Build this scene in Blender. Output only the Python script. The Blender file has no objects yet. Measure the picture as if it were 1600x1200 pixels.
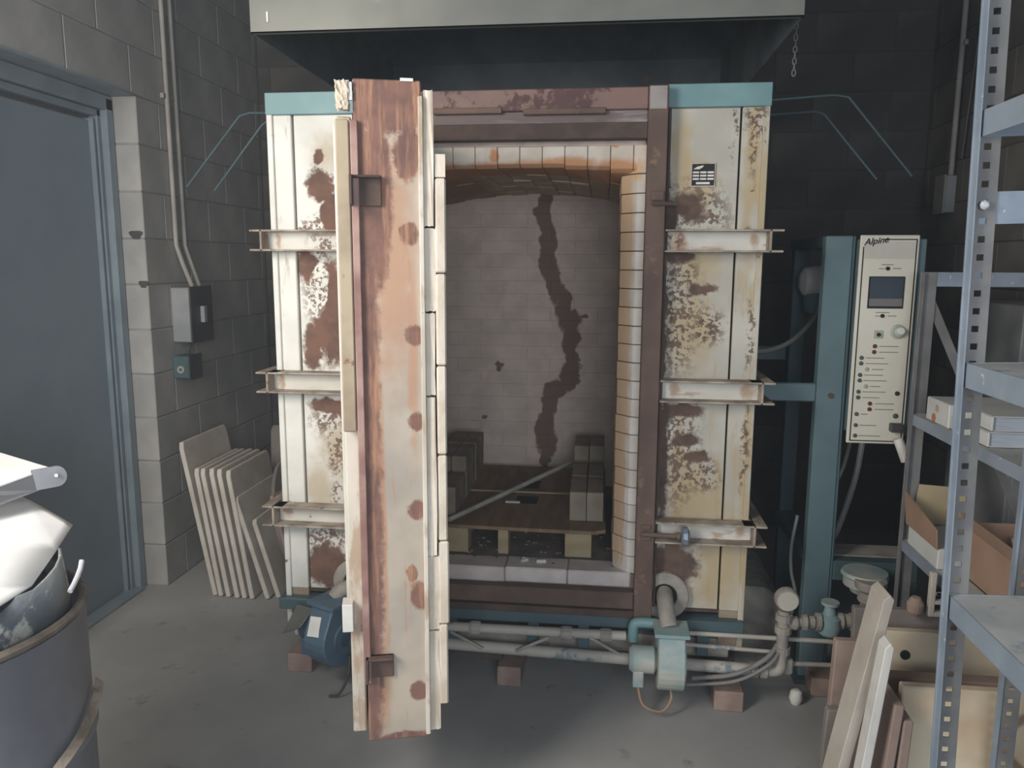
import bpy, bmesh, math, random
from mathutils import Vector, Matrix
random.seed(7)
D = bpy.data
SC = bpy.context.scene
COL = SC.collection

# ---------------------------------------------------------------- camera
cd = D.cameras.new('camera'); cam = D.objects.new('camera', cd); COL.objects.link(cam)
pitch, yaw, roll = 0.15476, 0.1158, 0.00433
Fw = Vector((-math.sin(yaw)*math.cos(pitch), math.cos(yaw)*math.cos(pitch), -math.sin(pitch)))
Rt = Vector((math.cos(yaw), math.sin(yaw), 0)); Up = Rt.cross(Fw)
cr, sr = math.cos(roll), math.sin(roll)
Rt, Up = Rt*cr+Up*sr, Up*cr-Rt*sr
m = Matrix((Rt, Up, -Fw)).transposed().to_4x4()
m.translation = Vector((0.32418, -2.68871, 1.54405))
cam.matrix_world = m
cd.sensor_width = 36; cd.lens = 27.335; cd.clip_start = .05
SC.camera = cam
# ---------------------------------------------------------------- world, lights, exposure
SC.view_settings.view_transform = 'Standard'; SC.view_settings.look = 'None'
SC.view_settings.gamma = 1; SC.view_settings.use_curve_mapping = False
SC.view_settings.exposure = 0.0
w = D.worlds.new('daylight'); SC.world = w; w.use_nodes = True
bg = w.node_tree.nodes['Background']; bg.inputs[0].default_value = (.60, .72, .92, 1); bg.inputs[1].default_value = .62
def area(name, loc, target, sx, sy, power, col):
    l = D.lights.new(name, 'AREA'); l.shape = 'RECTANGLE'; l.size = sx; l.size_y = sy; l.energy = power; l.color = col
    o = D.objects.new(name, l); COL.objects.link(o); o.location = loc
    o.rotation_euler = (Vector(target)-Vector(loc)).to_track_quat('-Z', 'Y').to_euler(); return o
area('loading_door_daylight', (-1.5, -2.45, 2.1), (-.6, 0, .9), 1.0, 1.3, 98, (1.0, .955, .89))
area('window_daylight', (.9, -4.6, 1.7), (-.05, .9, 1.1), 1.6, 1.1, 62, (.84, .92, 1.0))

# ---------------------------------------------------------------- material helpers
def S(r, g, b):
    def f(c):
        c /= 255; return c/12.92 if c <= .04045 else ((c+.055)/1.055)**2.4
    y = .3*r+.55*g+.15*b; k = .20          # greys all colours slightly, painting in the low saturation of haze
    r, g, b = r+(y-r)*k, g+(y-g)*k, b+(y-b)*k
    return (f(r), f(g), f(b), 1)
class Nt:
    def __init__(s, name):
        s.m = D.materials.new(name); s.m.use_nodes = True; s.t = s.m.node_tree
        s.b = s.t.nodes['Principled BSDF']
    def n(s, typ, **k):
        x = s.t.nodes.new(typ)
        for a, v in k.items(): setattr(x, a, v)
        return x
    def l(s, a, b): s.t.links.new(a, b)
    def math(s, op, a, b=None, c=None, clamp=False):
        x = s.n('ShaderNodeMath', operation=op); x.use_clamp = clamp
        for i, v in enumerate((a, b, c)):
            if v is None: continue
            if isinstance(v, (int, float)): x.inputs[i].default_value = v
            else: s.l(v, x.inputs[i])
        return x.outputs[0]
    def vec(s, op, a, b=None):
        x = s.n('ShaderNodeVectorMath', operation=op)
        for i, v in enumerate((a, b)):
            if v is None: continue
            if isinstance(v, (tuple, list)): x.inputs[i].default_value = v
            else: s.l(v, x.inputs[i])
        return x.outputs[1] if op == 'LENGTH' else x.outputs[0]
    def noise(s, vecs, scale, detail=4, rough=.55, col=False):
        x = s.n('ShaderNodeTexNoise'); x.inputs['Scale'].default_value = scale
        x.inputs['Detail'].default_value = detail; x.inputs['Roughness'].default_value = rough
        if vecs is not None: s.l(vecs, x.inputs['Vector'])
        return x.outputs['Color'] if col else x.outputs[0]
    def step(s, v, a, b):
        x = s.n('ShaderNodeMapRange', interpolation_type='SMOOTHSTEP')
        x.inputs['From Min'].default_value = a; x.inputs['From Max'].default_value = b
        s.l(v, x.inputs['Value']); return x.outputs[0]
    def mix(s, f, a, b):
        x = s.n('ShaderNodeMix', data_type='RGBA')
        if isinstance(f, (int, float)): x.inputs[0].default_value = f
        else: s.l(f, x.inputs[0])
        for i, v in ((6, a), (7, b)):
            if isinstance(v, tuple): x.inputs[i].default_value = v
            else: s.l(v, x.inputs[i])
        return x.outputs[2]
    def pos(s, space):
        if space == 'world': return s.n('ShaderNodeNewGeometry').outputs['Position']
        if space == 'uv': return s.n('ShaderNodeTexCoord').outputs['UV']
        return s.n('ShaderNodeTexCoord').outputs['Object']
    def bump(s, h, strength, dist=.01):
        x = s.n('ShaderNodeBump'); x.inputs['Strength'].default_value = strength; x.inputs['Distance'].default_value = dist
        s.l(h, x.inputs['Height']); s.l(x.outputs[0], s.b.inputs['Normal'])
    def done(s, c, rough=.7, metal=0.0):
        if isinstance(c, tuple): s.b.inputs['Base Color'].default_value = c
        else: s.l(c, s.b.inputs['Base Color'])
        for nm, v in (('Roughness', rough), ('Metallic', metal)):
            if isinstance(v, (int, float)): s.b.inputs[nm].default_value = v
            else: s.l(v, s.b.inputs[nm])
        return s.m
def mottled(name, c1, c2, scale=8, lo=.35, hi=.65, rough=.75, metal=0, bump=.15, c3=None, s3=40, lo3=.6, hi3=.68, vary=0.0, space='object', detail=5, stretch=None):
    t = Nt(name); p = t.pos(space)
    if stretch: p0 = t.vec('MULTIPLY', p, stretch)
    else: p0 = p
    n = t.noise(p0, scale, detail); c = t.mix(t.step(n, lo, hi), c1, c2)
    if c3: c = t.mix(t.step(t.noise(p, s3, 4, .65), lo3, hi3), c, c3)
    if vary:
        r = t.n('ShaderNodeObjectInfo').outputs['Random']
        hs = t.n('ShaderNodeHueSaturation'); t.l(c, hs.inputs['Color'])
        t.l(t.math('MULTIPLY_ADD', r, 2*vary, 1-vary), hs.inputs['Value']); c = hs.outputs[0]
    if bump: t.bump(t.noise(p, scale*5, 5), bump, .004)
    return t.done(c, rough, metal)
def blobs(t, P, L, amp_n=None):
    """union of soft ellipses (centre a, centre b, radius a, radius b) on a plane"""
    out = None
    for (a, b, ra, rb) in L:
        d = t.vec('LENGTH', t.vec('MULTIPLY', t.vec('SUBTRACT', P, (a, 0, b)), (1/ra, 0, 1/rb)))
        out = d if out is None else t.math('MINIMUM', out, d)
    return t.math('SUBTRACT', 1.0, out)
def rusted(name, base, base2, rust, rust2, R=(), K=(), St=(), stain=S(178, 140, 95), space='world', wob=.05, ws=9, speck=.5, metal=0, rough=.55, bump=.3, general=None, streak=None, clear=(), edge=.16, rstreak=None):
    """paint with rust patches R, speckled patches K and stained areas St, all marks of the paint itself"""
    t = Nt(name); p = t.pos(space)
    if space == 'uv':
        sx = t.n('ShaderNodeSeparateXYZ'); t.l(p, sx.inputs[0]); cx = t.n('ShaderNodeCombineXYZ')
        t.l(sx.outputs[0], cx.inputs[0]); t.l(sx.outputs[1], cx.inputs[2]); p = cx.outputs[0]
    n1 = t.noise(p, 14, 6, .7)
    wv = t.vec('SCALE', t.vec('SUBTRACT', t.noise(p, ws, 5, .6, True), (.5, .5, .5)))
    wv.node.inputs['Scale'].default_value = wob*2.2
    q = t.vec('ADD', p, wv)
    c = t.mix(t.step(t.noise(p, 3.5, 4), .35, .65), base, base2)
    if St:
        f = t.math('ADD', blobs(t, q, St), t.math('MULTIPLY', t.math('SUBTRACT', n1, .5), .9))
        c = t.mix(t.math('MULTIPLY', t.step(f, -.05, .75), .75), c, stain)
    mask = None
    fine = t.noise(p, 75, 4, .6); mid = t.noise(p, 28, 5, .7)
    if R:
        f = t.math('ADD', blobs(t, q, R), t.math('MULTIPLY', t.math('SUBTRACT', mid, .5), 1.0))
        if clear: f = t.math('SUBTRACT', f, t.math('MULTIPLY', t.step(blobs(t, q, clear), -.1, .4), .9))
        mask = t.step(f, 0.0, edge)
    if K:
        f = t.math('MULTIPLY', t.step(blobs(t, q, K), -.35, .5), t.step(t.math('ADD', t.math('MULTIPLY', fine, .55), t.math('MULTIPLY', mid, .45)), .48, .535))
        f = t.math('MULTIPLY', f, .9)
        mask = f if mask is None else t.math('MAXIMUM', mask, f)
    if general:
        f = t.step(t.math('ADD', t.math('MULTIPLY', mid, .4), t.math('MULTIPLY', t.noise(p, general[0], 5, .6), .6)), general[1], general[1]+.06)
        mask = f if mask is None else t.math('MAXIMUM', mask, f)
    if streak:
        ps = t.vec('MULTIPLY', p, streak[0])
        f = t.step(t.noise(ps, streak[1], 5, .65), streak[2], streak[2]+.1)
        c = t.mix(t.math('MULTIPLY', f, .7), c, stain)
    rc = t.mix(t.step(t.noise(p, 11, 6, .65), .4, .66), rust, rust2)
    if rstreak:
        rc = t.mix(t.step(t.noise(t.vec('MULTIPLY', p, rstreak[0]), rstreak[1], 5, .65), .48, .66), rc, rstreak[2])
    if mask is not None:
        c = t.mix(mask, c, rc)
        t.bump(t.math('SUBTRACT', t.math('MULTIPLY', mid, .35), t.math('MULTIPLY', mask, .5)), bump, .003)
        r = t.math('MULTIPLY_ADD', mask, .35, rough)
    else: r = rough
    return t.done(c, r, metal)

RUST, RUST2 = S(126, 88, 72), S(104, 76, 64)
CREAM, CREAM2 = S(226, 224, 214), S(204, 203, 192)
M = {}
rustL = [(-.669,1.9,.027,.03),(-.661,1.807,.069,.066),(-.623,1.708,.047,.099),(-.639,1.362,.09,.227),(-.718,1.531,.047,.063),(-.714,1.246,.048,.094),(-.657,1.027,.082,.034),(-.586,.991,.039,.144),(-.677,.411,.104,.107),(-.593,.726,.019,.298)]
clearL = [(-.686,1.441,.048,.096)]
speckL = [(-.678,1.653,.084,.057),(-.684,1.475,.07,.16),(-.646,.977,.086,.062),(-.637,.894,.039,.146),(-.686,.519,.099,.05),(-.643,.699,.024,.049)]
rustR = [(.603,1.726,.071,.063),(.538,1.684,.033,.084),(.511,1.778,.025,.338),(.576,1.564,.063,.029),(.656,1.452,.067,.021),(.523,1.483,.017,.129),(.595,1.041,.095,.032),(.627,.945,.065,.032),(.658,.877,.061,.027),(.54,.862,.026,.30),(.528,1.35,.014,.30),(.589,.476,.107,.12)]
speckR = [(.573,1.398,.077,.241),(.676,1.334,.063,.065),(.595,.909,.079,.207),(.628,1.715,.104,.104),(.675,.821,.066,.07),(.8,1.998,.032,.06),(.792,1.938,.013,.121),(.74,1.979,.008,.121),(.798,1.632,.024,.033),(.809,1.314,.011,.13),(.818,.917,.013,.16)]
stainR = [(.57,1.88,.05,.227),(.625,1.798,.083,.124),(.636,1.527,.105,.129),(.613,1.311,.127,.198),(.657,.727,.131,.14),(.744,.496,.11,.289),(.79,1.776,.025,.376),(.825,.872,.021,.466)]
stainL = [(-.616,1.914,.114,.086),(-.625,.87,.096,.195),(-.704,.721,.074,.148),(-.865,.414,.04,.259),(-.823,1.83,.019,.448)]
M['panelL'] = rusted('cream_paint_rust_patches', CREAM, CREAM2, RUST, RUST2, rustL, speckL, stainL, S(184, 164, 130), clear=clearL, wob=.035, edge=.3, streak=((1,1,.14),16,.58))
M['panelR'] = rusted('dimmed_cream_rust_flakes', S(196,190,174), S(176,170,154), S(112, 84, 70), S(88, 68, 58), rustR, speckR, stainR, S(184, 156, 104), edge=.38, wob=.04, streak=((1,1,.14),14,.52), general=(20,.62))  # cream base darkened to paint in the dimmer light on this side
M['cream'] = rusted('cream_paint', CREAM, CREAM2, RUST, RUST2, general=(9, .61), streak=((1, 1, .2), 12, .55), stain=S(150, 124, 100))
M['cream_plain'] = rusted('old_cream_paint', S(214, 205, 188), S(190, 178, 158), RUST, RUST2, general=(11, .6), streak=((1, 1, .3), 14, .5), stain=S(170, 135, 98))
M['beamweb'] = rusted('beam_web_paint', S(214, 210, 198), S(196, 190, 176), RUST, RUST2, (), [(.56,1.62,.03,.03),(-.60,1.61,.10,.04)], [(.575,1.615,.04,.04),(.575,1.12,.03,.04),(.82,1.615,.02,.04),(.82,1.12,.03,.04),(.82,.63,.03,.04),(-.82,1.615,.02,.04),(-.82,1.12,.02,.04),(-.82,.63,.02,.04)], S(170, 126, 88), general=(12, .62), streak=((.3,1,1),20,.56))
M['beamedge'] = mottled('grimy_beam_edge_paint', S(178, 164, 146), S(132, 114, 98), 12, rough=.7, c3=S(110, 82, 66), s3=26, lo3=.6, hi3=.7, space='world')
M['rust'] = mottled('rusty_steel', S(114, 88, 74), S(96, 74, 64), 7, rough=.8, c3=S(150, 112, 90), s3=12, lo3=.6, hi3=.75, space='world')
M['rust_dark'] = mottled('dark_rusty_steel', S(96, 72, 60), S(72, 56, 50), 9, rough=.8, space='world')
M['lintel_grey'] = mottled('worn_grey_steel', S(150, 142, 138), S(104, 84, 80), 6, stretch=(.5, 1, 3), lo=.42, hi=.58, rough=.6, space='world')
M['lintel'] = rusted('rusty_lintel_steel', S(128, 92, 80), S(112, 80, 74), S(96, 68, 66), S(86, 62, 60), general=(6, .5), streak=((.15, 1, 1), 16, .55), stain=S(160, 128, 108))
doorholes = [(.046,1.611,.029,.031),(.055,1.365,.029,.030),(.058,1.148,.028,.028),(.055,.921,.030,.030),(.057,.69,.027,.049),(.041,.751,.016,.028),(.053,.421,.031,.029),(-.075,1.1,.052,1.3),(0,.285,.12,.028),(.0,1.93,.12,.12),(-.035,1.70,.05,.25),(.045,1.80,.04,.08)]
doorstain = [(.0,1.55,.085,.42),(.05,1.35,.02,.4),(-.03,.9,.012,.6),(-.04,.45,.03,.18)]
M['door'] = rusted('door_edge_rust_and_paint', S(190, 174, 152), S(162, 150, 136), S(136, 94, 80), S(112, 80, 72), doorholes, (), doorstain, S(186, 128, 88), space='uv', wob=.012, ws=14, streak=((1, 1, .12), 30, .56), general=(16, .66), edge=.3, rstreak=((1,1,.1), 34, S(176,124,92)))
M['pink'] = mottled('faded_red_oxide', S(176, 138, 126), S(140, 96, 86), 8, rough=.7)
M['tan'] = mottled('tan_scorched_steel', S(176, 158, 128), S(150, 128, 102), 6, rough=.7, c3=S(128, 90, 66), s3=22, lo3=.62, hi3=.72)
M['teal'] = mottled('teal_paint', S(112, 156, 158), S(98, 142, 146), 5, rough=.5, bump=.05, c3=S(120, 116, 108), s3=16, lo3=.66, hi3=.76, space='world')
M['teal_dark'] = mottled('dark_teal_paint', S(70, 96, 102), S(58, 84, 90), 5, rough=.5, bump=.05, c3=S(96, 88, 84), s3=20, lo3=.68, hi3=.78, space='world')
M['teal_stand'] = mottled('teal_stand_paint', S(94, 122, 128), S(82, 111, 118), 4, rough=.5, bump=.05, space='world')
M['navy'] = mottled('blue_grey_enamel', S(84, 112, 132), S(66, 92, 114), 6, rough=.4, bump=.05, c3=S(150, 160, 160), s3=18, lo3=.66, hi3=.78)
# fire bricks
def brickmat(name, c1, c2, st, L, space='world', vary=.06, lo=-.1, hi=.45, k=.9, wob=.04):
    t = Nt(name); p = t.pos(space)
    q = t.vec('ADD', p, t.vec('SUBTRACT', t.vec('MULTIPLY', t.noise(p, 12, 4, .6, True), (wob, wob, wob)), (wob/2, wob/2, wob/2)))
    c = t.mix(t.step(t.noise(p, 9, 5), .35, .65), c1, c2)
    if L:
        f = t.math('ADD', blobs(t, q, L), t.math('MULTIPLY', t.math('SUBTRACT', t.noise(p, 10, 5, .6), .5), .6))
        c = t.mix(t.math('MULTIPLY', t.step(f, lo, hi), k), c, st)
    hs = t.n('ShaderNodeHueSaturation'); t.l(c, hs.inputs['Color'])
    t.l(t.math('MULTIPLY_ADD', t.n('ShaderNodeObjectInfo').outputs['Random'], 2*vary, 1-vary), hs.inputs['Value'])
    t.bump(t.noise(p, 90, 4), .2, .002)
    return t.done(hs.outputs[0], .9)
M['jamb'] = brickmat('soft_fire_brick', S(228, 218, 204), S(214, 200, 184), S(224, 176, 124), [(.392,1.6,.034,.5),(.392,1.2,.032,.6),(.390,.85,.024,.5),(.42,1.85,.04,.05),(.41,.7,.008,.3)])
M['arch'] = brickmat('scorched_arch_brick', S(222, 210, 194), S(206, 190, 170), S(206, 134, 78), [(-.3,1.85,.28,.042),(-.05,1.855,.2,.035),(.16,1.86,.2,.04),(.36,1.845,.1,.05),(.35,1.93,.014,.014),(-.05,1.90,.02,.03)])
M['archin'] = brickmat('scorched_roof_brick', S(226, 194, 158), S(208, 172, 136), S(186, 136, 98), [(-.3,1.84,.2,.1)])
M['sill'] = brickmat('pale_sill_brick', S(218, 204, 196), S(202, 188, 180), S(150, 130, 118), [(0,.375,.6,.015)])
backL = [(.042,1.847,.043,.065),(.037,1.758,.046,.075),(.054,1.637,.055,.085),(.058,1.546,.049,.076),(.087,1.439,.043,.086),(.132,1.347,.043,.074),(.164,1.27,.068,.056),(.175,1.177,.05,.095),(.18,1.067,.046,.095),(.168,.981,.051,.058),(.1,.922,.063,.045),(.066,.824,.045,.11),(.055,.694,.057,.111),(.056,.589,.029,.072),(-.187,1.053,.032,.019),(-.187,1.028,.009,.026),(-.261,.777,.019,.017),(.235,1.277,.019,.009)]
M['backbrick'] = brickmat('dusty_back_brick', S(226, 202, 186), S(212, 188, 172), S(120, 84, 72), [(a, b, c, d*1.35) for a, b, c, d in backL[:14]]+backL[14:], lo=.0, hi=.25, k=.9, vary=.02, wob=.085)
M['mortar'] = mottled('brick_joint', S(206, 184, 170), S(188, 166, 152), 12, rough=.95)
M['chfloor'] = mottled('ash_dust', S(146, 130, 114), S(118, 104, 92), 10, rough=.95, c3=S(160, 148, 134), s3=60, lo3=.66, hi3=.76, bump=.5)
M['lining'] = mottled('pale_lining_brick', S(222, 208, 188), S(202, 184, 160), 9, rough=.9, c3=S(184, 132, 84), s3=11, lo3=.62, hi3=.76, bump=.5)
# room
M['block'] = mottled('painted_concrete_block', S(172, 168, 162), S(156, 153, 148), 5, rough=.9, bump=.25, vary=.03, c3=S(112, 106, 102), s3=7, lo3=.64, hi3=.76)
M['blockback'] = mottled('shade_dark_concrete_block', S(92, 88, 84), S(74, 72, 70), 4, rough=.95, bump=.25, vary=.04)  # block colour darkened to keep the back wall in shade
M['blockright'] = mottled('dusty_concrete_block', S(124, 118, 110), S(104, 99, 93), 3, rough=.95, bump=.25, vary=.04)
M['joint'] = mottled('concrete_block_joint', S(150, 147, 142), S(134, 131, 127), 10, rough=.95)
M['jointback'] = mottled('darkened_block_joint', S(84, 81, 78), S(70, 68, 66), 10, rough=.95)  # joint colour lowered to go with the shade-darkened back blocks
M['floor'] = mottled('dusty_concrete_floor', S(164, 162, 158), S(146, 145, 142), 1.6, rough=.85, bump=.15, c3=S(112, 110, 108), s3=9, lo3=.6, hi3=.8, space='world')
M['ceil'] = mottled('dark_ceiling', S(90, 92, 96), S(74, 76, 80), 3, rough=.9)
M['steeldoor'] = mottled('grey_blue_door_paint', S(136, 152, 164), S(128, 145, 158), 3, rough=.55, bump=.03)
M['doorframe'] = mottled('grey_blue_frame_paint', S(138, 154, 162), S(122, 138, 148), 5, rough=.5, bump=.05)
M['conduit'] = mottled('painted_conduit', S(168, 162, 152), S(148, 142, 134), 6, rough=.6)
M['greybox'] = mottled('grey_electric_box', S(150, 152, 152), S(132, 136, 138), 6, rough=.5)
M['galv'] = mottled('galvanised_sheet', S(124, 124, 114), S(104, 106, 100), 2.2, rough=.5, metal=.25, bump=.05, space='world', c3=S(146, 148, 148), s3=4, lo3=.6, hi3=.8)
M['galvin'] = rusted('hood_inner_sheet', S(104, 112, 116), S(78, 88, 94), S(150, 100, 64), S(124, 84, 60), (), general=(3.5,.60), wob=.05, rough=.6)
M['shelfblue'] = mottled('chipped_blue_grey_paint', S(146, 160, 176), S(128, 144, 160), 7, rough=.45, bump=.1, c3=S(206, 210, 212), s3=34, lo3=.66, hi3=.72)
M['shelftop'] = mottled('dusty_blue_grey_shelf', S(190, 192, 188), S(166, 170, 170), 6, rough=.7, bump=.1, c3=S(120, 136, 152), s3=16, lo3=.6, hi3=.74)
M['shelfgrey'] = mottled('bare_slotted_steel', S(132, 130, 128), S(112, 110, 110), 8, rough=.55, bump=.1)
M['black'] = mottled('dark_gap', S(26, 24, 24), S(20, 20, 20), 4, bump=0)
M['panelface'] = mottled('ivory_control_panel', S(222, 216, 196), S(212, 206, 186), 3, rough=.5, bump=.02)
M['ink'] = mottled('black_ink', S(38, 34, 32), S(30, 28, 26), 4, bump=0)
M['inkgrey'] = mottled('faded_print', S(142, 134, 122), S(128, 120, 110), 4, bump=0)
M['screen'] = mottled('dark_display', S(72, 82, 96), S(62, 72, 84), 4, rough=.2, bump=0)
M['screenlow'] = mottled('display_lower_band', S(128, 124, 120), S(112, 110, 108), 4, rough=.3, bump=0)
M['green'] = mottled('green_lamp', S(74, 96, 84), S(62, 84, 72), 4, rough=.3, bump=0)
M['palegreen'] = mottled('pale_lamp', S(172, 178, 160), S(160, 166, 150), 4, rough=.3, bump=0)
M['red'] = mottled('dark_red_lamp', S(112, 48, 46), S(96, 42, 42), 4, rough=.3, bump=0)
M['darkgrey'] = mottled('dark_grey_plastic', S(78, 76, 74), S(64, 62, 62), 6, rough=.5)
M['white'] = mottled('dusty_white', S(226, 222, 214), S(206, 202, 194), 8, rough=.6)
M['pipe'] = rusted('dusty_gas_pipe_paint', S(186, 178, 164), S(166, 158, 146), S(108, 134, 138), S(96, 128, 134), general=(4, .54), streak=((1, 1, 1), 9, .6), stain=S(146, 116, 92), rough=.6)
M['pipegrey'] = mottled('dusty_grey_pipe', S(168, 160, 148), S(138, 130, 120), 9, rough=.7, c3=S(140, 102, 82), s3=14, lo3=.62, hi3=.74)
M['blowgrey'] = mottled('dusty_teal_blower', S(176, 176, 164), S(118, 154, 158), 5, rough=.6, stretch=(1, 1, 1.5), c3=S(150, 140, 124), s3=14, lo3=.6, hi3=.74)
M['supp'] = mottled('dusty_red_brick', S(166, 138, 122), S(140, 112, 100), 8, rough=.95, c3=S(178, 170, 160), s3=16, lo3=.6, hi3=.7)
M['slab'] = mottled('pale_kiln_slab', S(204, 194, 180), S(184, 172, 156), 5, rough=.9, vary=.06)
M['slabdark'] = mottled('dusty_kiln_slab', S(136, 126, 118), S(118, 110, 104), 5, rough=.9, vary=.08)
M['slabtan'] = mottled('scorched_tan_slab', S(216, 200, 168), S(198, 164, 124), 3.2, rough=.85, lo=.45, hi=.7, bump=.12)
M['slabred'] = mottled('brown_slab_edge', S(168, 142, 126), S(144, 118, 104), 6, rough=.9, vary=.08)
M['cardboard'] = mottled('cardboard', S(176, 138, 112), S(160, 124, 100), 5, rough=.85, bump=.08)
M['cardyellow'] = mottled('yellowed_card', S(196, 176, 132), S(180, 160, 118), 5, rough=.85)
M['whitebox'] = mottled('white_card', S(214, 216, 212), S(198, 200, 198), 5, rough=.7)
M['paper'] = mottled('paper_edge', S(196, 206, 222), S(178, 190, 208), 12, rough=.8, stretch=(1, 1, 20))
M['orange'] = mottled('orange_print', S(196, 124, 80), S(186, 112, 70), 5)
M['wood'] = mottled('old_plywood', S(150, 118, 84), S(124, 96, 68), 4, rough=.8, stretch=(6, 1, 1), space='world')
M['woodlight'] = mottled('raw_pallet_wood', S(180, 158, 116), S(164, 142, 102), 5, rough=.8, stretch=(1, 1, 5), vary=.06)
M['bricktan'] = mottled('loose_fire_brick', S(160, 144, 122), S(138, 122, 102), 8, rough=.95, vary=.08)
M['stick'] = mottled('pale_stick', S(190, 184, 172), S(166, 160, 148), 9, rough=.8)
M['drum'] = mottled('scuffed_grey_drum', S(132, 134, 140), S(112, 112, 120), 3, rough=.5, metal=.2, bump=.1, c3=S(84, 78, 78), s3=6, lo3=.6, hi3=.68)
M['crust'] = mottled('crusted_liner', S(92, 102, 112), S(122, 126, 128), 9, rough=.6, bump=.6, c3=S(196, 196, 182), s3=14, lo3=.52, hi3=.62)
M['rim'] = mottled('rusty_drum_rim', S(128, 116, 100), S(92, 80, 70), 14, rough=.6, bump=.3)
M['tornstrip'] = mottled('torn_rusty_strip', S(168,150,128), S(120,100,84), 14, rough=.6, bump=.3)
M['whitesheet'] = mottled('white_metal_sheet', S(238, 238, 236), S(220, 220, 220), 3, rough=.35, bump=.03, c3=S(180, 176, 172), s3=5, lo3=.66, hi3=.8)
M['alum'] = mottled('dull_aluminium', S(150, 152, 154), S(128, 130, 134), 6, rough=.4, metal=.5)
M['shiny'] = mottled('bright_metal', S(225, 228, 232), S(205, 210, 215), 6, rough=.25, metal=.3)
M['rubber'] = mottled('grey_hose', S(132, 130, 126), S(112, 110, 108), 6, rough=.6)
M['orangewire'] = mottled('dusty_orange_cable', S(160, 124, 94), S(140, 108, 84), 9, rough=.6)
M['chain'] = mottled('dusty_chain', S(150, 146, 138), S(120, 116, 108), 12, rough=.6, metal=.3)
M['gauge'] = mottled('gauge_face', S(196, 192, 176), S(184, 180, 164), 8, rough=.4)
M['nut'] = mottled('blue_grey_nut', S(134, 148, 160), S(112, 128, 142), 9, rough=.4, metal=.3)

# ---------------------------------------------------------------- mesh helpers
def BM(): return bmesh.new()
def box(bm, x0, x1, y0, y1, z0, z1):
    V = [bm.verts.new(p) for p in ((x0,y0,z0),(x1,y0,z0),(x1,y1,z0),(x0,y1,z0),(x0,y0,z1),(x1,y0,z1),(x1,y1,z1),(x0,y1,z1))]
    for f in ((0,3,2,1),(4,5,6,7),(0,1,5,4),(1,2,6,5),(2,3,7,6),(3,0,4,7)): bm.faces.new([V[i] for i in f])
    return bm
def prism(bm, pts, vec):
    """closed outline pts (3-D) pushed along vec"""
    vec = Vector(vec); A = [bm.verts.new(p) for p in pts]; B = [bm.verts.new(Vector(p)+vec) for p in pts]
    n = len(pts); bm.faces.new(A); bm.faces.new(B[::-1])
    for i in range(n): bm.faces.new((A[i], B[i], B[(i+1)%n], A[(i+1)%n]))
    bmesh.ops.recalc_face_normals(bm, faces=bm.faces[:]); return bm
def tube(bm, pts, r, seg=10, cap=True):
    pts = [Vector(p) for p in pts]; rings = []
    rr = r if isinstance(r, (list, tuple)) else [r]*len(pts)
    ref = None
    for i, p in enumerate(pts):
        d = (pts[min(i+1, len(pts)-1)]-pts[max(i-1, 0)]).normalized()
        if ref is None: ref = Vector((0,0,1)) if abs(d.z) < .9 else Vector((1,0,0))
        u = d.cross(ref).normalized(); v = u.cross(d).normalized(); ref = v
        rings.append([bm.verts.new(p+(u*math.cos(a)+v*math.sin(a))*rr[i]) for a in [2*math.pi*k/seg for k in range(seg)]])
    for a, b in zip(rings, rings[1:]):
        for k in range(seg): bm.faces.new((a[k], a[(k+1)%seg], b[(k+1)%seg], b[k]))
    if cap: bm.faces.new(rings[0][::-1]); bm.faces.new(rings[-1])
    bmesh.ops.recalc_face_normals(bm, faces=bm.faces[:]); return bm
def cyl(bm, p0, p1, r, seg=20): return tube(bm, [p0, p1], r, seg)
def lathe(bm, c, axis, prof, seg=24):
    """profile list of (distance along axis, radius)"""
    c = Vector(c); a = Vector(axis).normalized()
    pts = [c+a*t for t, _ in prof]; ref = Vector((0,0,1)) if abs(a.z) < .9 else Vector((1,0,0))
    u = a.cross(ref).normalized(); v = u.cross(a).normalized(); rings = []
    for p, (_, r) in zip(pts, prof):
        rings.append([bm.verts.new(p+(u*math.cos(q)+v*math.sin(q))*max(r, .0005)) for q in [2*math.pi*k/seg for k in range(seg)]])
    for A, B in zip(rings, rings[1:]):
        for k in range(seg): bm.faces.new((A[k], A[(k+1)%seg], B[(k+1)%seg], B[k]))
    bm.faces.new(rings[0][::-1]); bm.faces.new(rings[-1])
    bmesh.ops.recalc_face_normals(bm, faces=bm.faces[:]); return bm
def ring(bm, c, axis, r0, r1, t, seg=28):
    c = Vector(c); a = Vector(axis).normalized(); ref = Vector((0,0,1)) if abs(a.z) < .9 else Vector((1,0,0))
    u = a.cross(ref).normalized(); v = u.cross(a).normalized(); R = []
    for (rr, tt) in ((r0,0),(r1,0),(r1,t),(r0,t)):
        R.append([bm.verts.new(c+a*tt+(u*math.cos(q)+v*math.sin(q))*rr) for q in [2*math.pi*k/seg for k in range(seg)]])
    for i in range(4):
        A, B = R[i], R[(i+1)%4]
        for k in range(seg): bm.faces.new((A[k], A[(k+1)%seg], B[(k+1)%seg], B[k]))
    bmesh.ops.recalc_face_normals(bm, faces=bm.faces[:]); return bm
def smooth_path(pts, n=6):
    P = [Vector(p) for p in pts]; P = [P[0]*2-P[1]]+P+[P[-1]*2-P[-2]]; out = []
    for i in range(1, len(P)-2):
        for k in range(n):
            t = k/n; a, b, c, d = P[i-1:i+3]
            out.append(.5*((2*b)+(c-a)*t+(2*a-5*b+4*c-d)*t*t+(3*b-a-3*c+d)*t**3))
    out.append(P[-2]); return out
def jitter(bm, a):
    for v in bm.verts: v.co += Vector((random.uniform(-a, a), random.uniform(-a, a), random.uniform(-a, a)))
    return bm
ROOT = {}
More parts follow.
